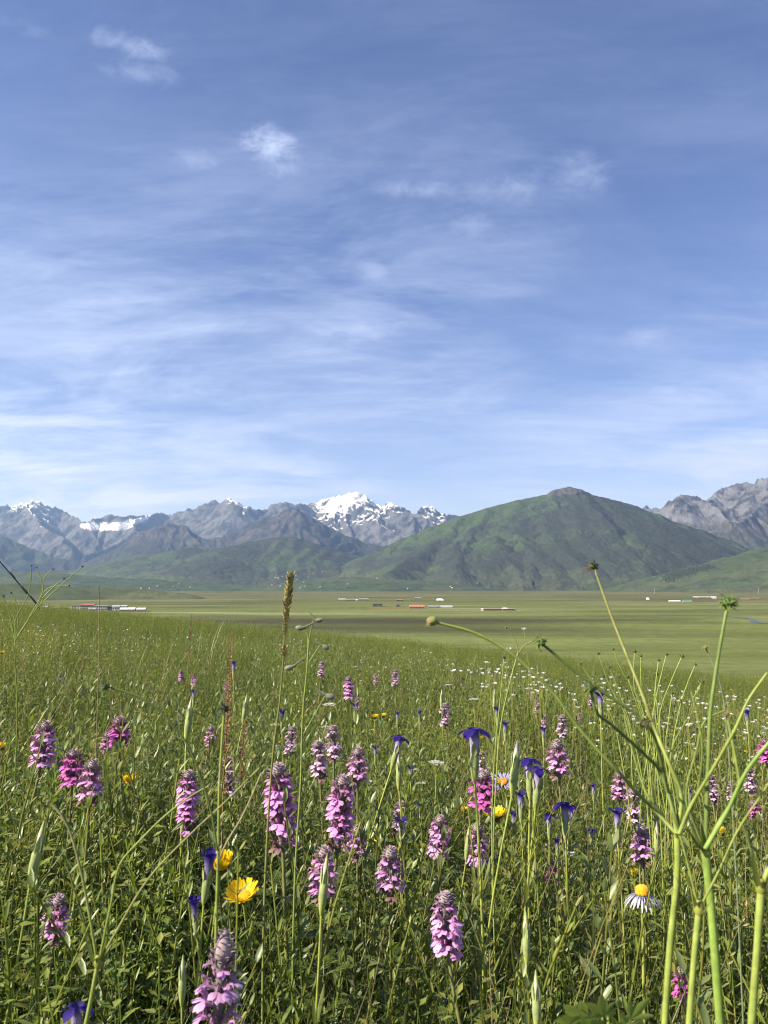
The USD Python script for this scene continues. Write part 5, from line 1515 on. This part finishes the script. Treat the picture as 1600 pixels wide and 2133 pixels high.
P.stem([(1412, 1740), (1365, 1689, .48), (1324, 1648, .47), (1285, 1604, .46), (1239, 1555, .46), (1200, 1508, .46), (1160, 1452, .46), (1120, 1410, .46), (1060, 1358, .46), (990, 1319, .46), (908, 1296, .46)], 7.5, 5.5, D=.47, tint=G_SUN * .85, tip=G_SUN * .9, part='branch', n=50)
mb_ = MB()
mb_.lathe([(.0007, -.0008), (.0022, .0002), (.0029, .0020), (.0025, .0042), (.0010, .0054), (.0002, .0056)], np.array([G_SHADE, G_SUN * .8, G_SUN * .9, np.array([.24, .2, .07]), np.array([.3, .2, .1]), np.array([.3, .2, .1])]), 12, P.end, P.dir, wob=.06)
for i in range(12): mb_.leaf(P.end + P.dir * .001, P.dir + .8 * dirv(i * .52, .2 * math.sin(i * 4)), UP, .005, .0022, curl=-.6, fold=.1, tint=G_SUN * .8, tip=np.array([.24, .2, .08]))
mb_.build('round_bud', 'bud', P.prim)
P.stem([(1414, 1735), (1378, 1612, .47), (1344, 1573, .45), (1311, 1542, .44), (1272, 1508, .43), (1240, 1478, .42), (1232, 1440, .42)], 8, 6, D=.45, tint=G_SHADE, tip=G_SHADE, part='branch')
P.head(20, .42, tint=np.array([.11, .17, .03]), seeds=28)
P.stem([(1416, 1735), (1410, 1640, .54), (1380, 1560, .54), (1329, 1493, .54), (1264, 1447, .54), (1200, 1400, .54), (1132, 1343, .54)], 6.5, 5.5, D=.54, tint=G_SHADE, tip=G_SHADE * .9, part='branch')
P.head(18, .54, tint=np.array([.12, .19, .03]), seeds=30)
P.stem([(1414, 1740), (1432, 1694, .44), (1496, 1583, .43), (1533, 1516, .42), (1558, 1460, .42), (1598, 1402, .42)], 8, 5, D=.43, tint=G_SUN * .9, tip=G_SUN, part='branch')

P.stem([(1412, 1742), (1455, 1640, .47), (1462, 1540, .46), (1440, 1440, .46)], 4.5, 3, tint=G_SHADE * 1.3, tip=G_SUN * .8, part='branch')
P.stem([(1408, 1745), (1350, 1660, .52), (1322, 1580, .53), (1300, 1490, .54)], 4.5, 3, tint=G_SUN * .7, part='branch')
P.stem([(1412, 1745), (1396, 1640, .55), (1400, 1560, .56), (1430, 1500, .57)], 4, 3, tint=G_SUN * .75, part='branch')
P.bracts((1411, 1736), 5, .030)
P = Plant('seed_head_plant', (1500, 2133), .46, 'thickest green stem at right, rising to one large bristly head near the right edge', 'wild plant')
P.stem([(1500, 2133), (1490, 1990), (1478, 1850), (1468, 1765)], 21, 17, tint=G_SUN * np.array([.85, 1, .9]), ground=True)
P.stem([(1470, 1770), (1474, 1640), (1476, 1588), (1480, 1485), (1489, 1416), (1503, 1330), (1515, 1264)], 10, 6.5, tint=G_SHADE * 1.1, tip=G_SHADE * 1.2, part='branch')
P.head(23, tint=np.array([.11, .20, .03]), seeds=34)
P.stem([(1468, 1768), (1500, 1710), (1540, 1640), (1533, 1583), (1523, 1530), (1515, 1492)], 7, 6, D=.45, tint=G_SUN, tip=G_SUN * .9, part='branch')
P.head(11, .45, tint=np.array([.19, .16, .05]), seeds=20, curl=.1)
P.stem([(1470, 1768), (1515, 1690, .43), (1560, 1600, .42), (1612, 1535, .42)], 9, 7, D=.43, tint=G_SUN * np.array([.8, 1, .9]), part='branch')
P.stem([(1466, 1770), (1448, 1720), (1432, 1680), (1452, 1560), (1470, 1500), (1510, 1480)], 5, 3.5, D=.48, tint=G_SHADE * 1.2, part='branch')
P.bracts((1468, 1766), 5, .028)
P = Plant('forked_plant', (1436, 2133), .44, 'pale green stem forking low between the two thick stems at right', 'wild plant')
P.stem([(1436, 2133), (1445, 2010), (1456, 1895)], 14, 13, tint=G_SUN * 1.05, ground=True)
P.stem([(1455, 1893), (1438, 1820), (1420, 1752), (1398, 1690)], 5, 4, tint=G_SUN, part='branch')
P.stem([(1457, 1893), (1492, 1826), (1540, 1725), (1590, 1650), (1620, 1600)], 5, 3.5, tint=G_SUN * .85, part='branch')
P.bracts((1456, 1893), 4, .022)
P = Plant('thick_stalked_plant', (1566, 2133), .43, 'thick pale green stem at the lower right corner with one short side shoot', 'wild plant')
P.stem([(1566, 2133), (1577, 1980), (1586, 1848)], 17, 15, tint=G_SUN * 1.05, ground=True)
P.stem([(1586, 1850), (1600, 1815), (1625, 1770)], 10, 8, tint=G_SUN, part='branch')
P.stem([(1584, 1850), (1570, 1790), (1548, 1720)], 6, 4, tint=G_SHADE, part='branch')
P.bracts((1585, 1849), 4, .026)
P = Plant('slender_seed_plant', (1530, 1760), .62, 'thin grey green stem with a small pale seed head beside the large bristly head', 'wild plant')
P.stem([(1530, 1760), (1518, 1560), (1509, 1470), (1504, 1433), (1491, 1392), (1471, 1352)], 4, 2.6, tint=np.array([.2, .24, .14]), ground=True)
P.head(9, tint=np.array([.19, .22, .07]), seeds=18)

# the cluster of thin seed heads behind, right of centre
C = [((1247, 1357), (1300, 1500)), ((1322, 1353), (1325, 1500)), ((1335, 1362), (1345, 1520)), ((1388, 1359), (1362, 1500)), ((1420, 1363), (1380, 1480)), ((1448, 1380), (1410, 1500)), ((1462, 1416), (1420, 1520)), ((1368, 1400), (1364, 1520)),
     ((1308, 1406), (1345, 1510)), ((1270, 1386), (1310, 1480)), ((1210, 1378), (1270, 1470)), ((1400, 1440), (1392, 1560)), ((1278, 1348), (1320, 1450)), ((1372, 1371), (1366, 1490))]
WHERE = ['tall and leftmost', 'straight and upright', 'beside the straight one', 'topmost in the middle', 'bent, middle right', 'bending far right', 'low and rightmost', 'dark and central',
         'small and dark', 'nodding at left', 'dark, farthest left', 'lowest', 'faint topmost at left', 'short and central']
for (hx, hy), (mx, my), wh in [(a, b, w) for (a, b), w in zip(C, WHERE)]:
    D = rng.uniform(1.0, 1.35)
    bx_ = 1368 + (mx - 1350) * .8 + rng.normal(0, 14)
    P = Plant('slender_seed_plant', (bx_, 1620), D, f'thin stem with a small seed head, {wh} of the cluster at right', 'wild plant', 'thin seed heads in a cluster above the white flowers')
    P.stem([(bx_, 1620), (mx + rng.normal(0, 6), my), ((mx + hx) / 2 - 3, (my + hy) / 2), (hx, hy + 6)], 3.2, 2.2, tint=G_SUN * .95, tip=G_SUN, ground=True, sides=5)
    P.head(rng.uniform(5, 7.5), tint=np.array([.12, .15, .03]), seeds=14)

# the plant at the left edge, and single stems
P = Plant('branching_seed_plant', (34, 1420), 1.25, 'thin branching plant with small dark seed heads at the left edge', 'wild plant')
P.stem([(34, 1420), (30, 1340), (34, 1300), (20, 1268), (-6, 1236)], 3.6, 2, tint=G_SUN * .8, ground=True, sides=5)
for seq, r in [([(32, 1345), (33, 1290), (58, 1240), (64, 1210), (65, 1180)], 3), ([(32, 1335), (60, 1290), (90, 1245), (85, 1205), (77, 1183)], 3), ([(33, 1330), (75, 1270), (132, 1215), (170, 1181)], 4), ([(60, 1288), (88, 1235), (95, 1200), (110, 1186)], 3),
               ([(75, 1270), (100, 1226), (143, 1220)], 4), ([(30, 1330), (20, 1280), (12, 1256), (8, 1243)], 4.5), ([(31, 1340), (38, 1290), (36, 1260), (24, 1236)], 4), ([(88, 1247), (112, 1222), (132, 1206)], 4), ([(30, 1330), (0, 1290), (-20, 1270)], 4)]:
    P.stem(seq, 2.6, 1.6, tint=G_SUN * .95, tip=G_SUN * .7, part='branch', sides=5)
    P.head(r, tint=np.array([.07, .08, .04]), seeds=10)
P = Plant('three_branched_plant', (178, 2140), .52, 'yellow green stem forking into three long thin branches at lower left', 'wild plant')
P.stem([(178, 2140), (192, 2070), (204, 2006)], 9, 8.5, tint=G_SUN, ground=True)
P.stem([(203, 2007), (188, 1915), (165, 1800), (140, 1720), (122, 1690), (102, 1672)], 6, 4.5, tint=G_SUN, tip=np.array([.3, .27, .12]), part='branch')
P.head(7, tint=np.array([.27, .26, .12]), seeds=12, curl=.1)
P.stem([(206, 2006), (230, 1890), (256, 1790), (285, 1758), (355, 1690), (420, 1645), (434, 1638)], 5.5, 3, tint=G_SUN * .9, part='branch')
P.head(5, tint=np.array([.27, .27, .12]), seeds=10)
P.stem([(207, 2003), (240, 1945), (310, 1830), (400, 1735), (480, 1660), (540, 1600)], 5, 3, tint=np.array([.27, .27, .09]), part='branch')
P.bracts((205, 2005), 4, .026)
P = Plant('star_topped_plant', (449, 2140), .56, 'upright green stem topped by a dark star shaped seed head, left of the dock spikes', 'wild plant')
P.stem([(449, 2140), (450, 1950), (455, 1770), (457, 1640), (467, 1482)], 9, 5, tint=G_SUN * .95, tip=G_SUN, ground=True)
P.head(15, tint=np.array([.035, .05, .02]), seeds=20)
P.stem([(453, 1772), (440, 1690), (420, 1625), (390, 1550), (362, 1512), (312, 1464), (262, 1441), (224, 1431)], 4.6, 4, D=.50, tint=G_SHADE * .8, tip=G_SHADE * .7, part='branch', n=36)
P.head(14, .50, tint=np.array([.09, .14, .025]), seeds=26)
P.stem([(452, 1800), (470, 1760), (505, 1700), (545, 1610)], 4, 3, tint=STRAW * .8, part='branch')

P = Plant('tall_seed_spike', (556, 1760), .80, 'tallest spike of knobbly yellow brown seeds, standing above the meadow against the hills', 'wild plant')
seq = [(556, 1760), (570, 1560), (583, 1460), (590, 1380), (594, 1310), (599, 1250), (606, 1196)]
P.stem(seq, 6.5, 3, tint=G_SUN * .85, tip=np.array([.2, .18, .06]), ground=True)
way = smooth_path(pts_of(seq[2:], P.D), 60) - P.at
for lo, hi, n, w in [(.50, .62, 34, 10), (.62, .74, 46, 13), (.74, .88, 58, 16), (.88, 1.0, 46, 14), (.34, .42, 26, 12), (.17, .20, 6, 8)]:
    m = MB()
    for i in range(n):
        t = lo + (hi - lo) * (i + rng.random()) / n
        c = np.array([np.interp(t, np.linspace(0, 1, len(way)), way[:, k]) for k in range(3)])
        a = i * 2.4
        r = px_r(w, P.D)
        m.leaf(c + dirv(a, 0) * r * .35, dirv(a, rng.uniform(.2, 1.0)), UP, r * 1.5, r * 1.05, curl=.35, fold=.4, tint=jit(np.array([.26, .235, .06]), .4), tip=jit(np.array([.33, .27, .09]), .4), segs=3)
    m.build('seed_cluster', 'bud', P.prim)
P = Plant('small_seed_spike', (206, 1330), 1.5, 'small straw coloured seed spike in front of the white town at left', 'wild plant')
P.stem([(206, 1330), (206, 1280), (207, 1222)], 3, 1.6, tint=STRAW * .7, ground=True, sides=5)
m = MB()
for i in range(50):
    t = i / 50; c = world(207, 1250 - 28 * t, 1.5) - P.at
    m.leaf(c, dirv(i * 2.4, .7), UP, px_r(7, 1.5), px_r(4, 1.5), fold=.4, tint=jit(np.array([.27, .22, .08]), .4), segs=2)
m.build('seed_cluster', 'bud', P.prim)

P = Plant('hairy_budded_plant', (618, 1760), .78, 'branching stem with grey hairy spurred buds right of the tallest seed spike', 'wild plant')
P.stem([(618, 1760), (626, 1640), (632, 1470), (640, 1390), (643, 1332)], 5, 3.4, tint=G_SUN * .9, ground=True)
BUD = np.array([.19, .20, .135])
for seq, bx, by, sx, sy, sz in [([(643, 1335), (648, 1312), (652, 1292)], 664, 1292, 641, 1272, 10), ([(642, 1332), (640, 1318), (637, 1310)], 625, 1308, 668, 1290, 11), ([(641, 1385), (655, 1362), (668, 1342)], 678, 1348, 648, 1330, 10), ([(632, 1460), (622, 1410), (615, 1388)], 603, 1391, 637, 1368, 12),
                            ([(632, 1530), (655, 1490), (678, 1448)], 687, 1451, 655, 1432, 13)]:
    P.stem(seq, 3, 2.2, tint=G_SUN * .8, part='branch', sides=5)
    c, e, s0 = world(bx, by, P.D) - P.at, world(sx, sy, P.D) - P.at, P.end
    ax = unit(c - s0); r = px_r(sz, P.D)
    m = MB()
    m.lathe([(r * .3, -r * 1.6), (r * .75, -r * .9), (r, 0), (r * .85, r * .9), (r * .35, r * 1.6), (r * .05, r * 1.8)], np.array([BUD * .7, BUD, BUD, BUD * 1.1, np.array([.3, .28, .26]), BUD]), 10, c, ax, wob=.08)
    m.tube(smooth_path([c - ax * r * .8, (c + e) / 2 - UP * r * .3, e], 8), np.linspace(r * .5, r * .1, 8), BUD * .8, sides=6)
    m.tube(smooth_path([s0, (s0 + c) / 2, c], 6), r * .22, G_SUN * .7, sides=5)
    m.build('hairy_bud', 'bud', P.prim)
P = Plant('slender_forked_plant', (1033, 1640), .95, 'long thin stem forking at its top against the plain, beside the small white cup flower', 'wild plant')
P.stem([(1033, 1640), (1045, 1500), (1068, 1400), (1079, 1360)], 4, 3, tint=G_SUN * .95, ground=True, sides=6)
P.stem([(1079, 1362), (1076, 1340), (1064, 1318), (1055, 1308)], 2.6, 2, tint=np.array([.3, .26, .1]), part='branch', sides=5)
P.head(4, tint=np.array([.2, .2, .06]), seeds=8)
P.stem([(1079, 1362), (1092, 1345), (1110, 1335)], 2.6, 2, tint=np.array([.3, .26, .1]), part='branch', sides=5)
P.head(3, tint=np.array([.2, .2, .06]), seeds=8)
P = Plant('dark_headed_plant', (1032, 1560), 1.0, 'thin upright stem with a dark little head left of the thin forked stem', 'wild plant')
P.stem([(1032, 1560), (1043, 1450), (1050, 1372)], 3.4, 2.6, tint=G_SUN * .95, ground=True, sides=5)
P.head(6, tint=np.array([.05, .06, .02]), seeds=12)

P = Plant('broad_leaved_plant', (1265, 2170), .44, 'light green plant with toothed compound leaves at the bottom edge, right', 'wild plant')
P.stem([(1265, 2170), (1268, 2120)], 8, 6, tint=G_SUN * .8, ground=True)
for i in range(16):
    a = i * 2.4
    c = world(1268 + 95 * math.sin(a) * rng.uniform(.5, 1), 2138 + 26 * math.cos(a * 1.7), P.D + .03 * math.cos(a)) - P.at
    dr = unit(np.array([math.sin(a), -.35, .75]) + rng.normal(0, .15, 3))
    m = MB()
    m.tube([P.end - UP * .05, c], [.0012, .0008], G_SUN * .8, sides=4, cap=False)
    s_ = unit(np.cross(dr, np.array([0, 1, .2])))
    for k, (sg, L, at) in enumerate([(0, .016, 0), (-1, .012, 0), (1, .012, 0), (-1, .009, -.004), (1, .009, -.004)]):
        dd = unit(dr + s_ * sg * (.85 if k < 3 else 1.4))
        m.leaf(c + dr * at, dd, np.cross(s_, dr), L, L * .30, curl=-.15, fold=.25, tint=jit(np.array([.30, .40, .09]), .2), tip=jit(np.array([.36, .44, .11]), .2), segs=5)
    m.build('leaf', 'leaf', P.prim)

# ---------------------------------------------------------------- cable at the left edge
LOOK['dark_metal'] = usdkit.material(stage, '/World/Looks/dark_metal', {'p': ('principled_bsdf', {'base_color': (.035, .035, .04), 'metallic': .6, 'roughness': .45})}, surface='p.BSDF')
CD = 14.0
at = world(96, 1286, CD); at[2] = float(ground_z(at[0], at[1])) - .02
prim, at = thing('guy_cable', at, 'thin dark guy cable with clamps slanting down into the meadow at the left edge', 'cable')
cp = [at, world(80, 1263, CD), world(0, 1170, CD), world(-700, 330, CD)]
MB().tube(np.array(cp) - at, [.013, .012, .012, .012], np.ones(3), sides=8).build('cable', 'dark_metal', prim)
for q0, q1, r in [((20, 1192), (32, 1206), .019), ((44, 1221), (58, 1237), .025), ((62, 1241), (76, 1257), .020)]:
    a, b = world(*q0, CD) - at, world(*q1, CD) - at
    MB().tube([a, a + (b - a) * .1, a + (b - a) * .35, a + (b - a) * .5, a + (b - a) * .65, a + (b - a) * .9, b], np.array([.5, 1, .8, 1, .8, 1, .5]) * r, np.ones(3), sides=8).build('clamp', 'dark_metal', prim)
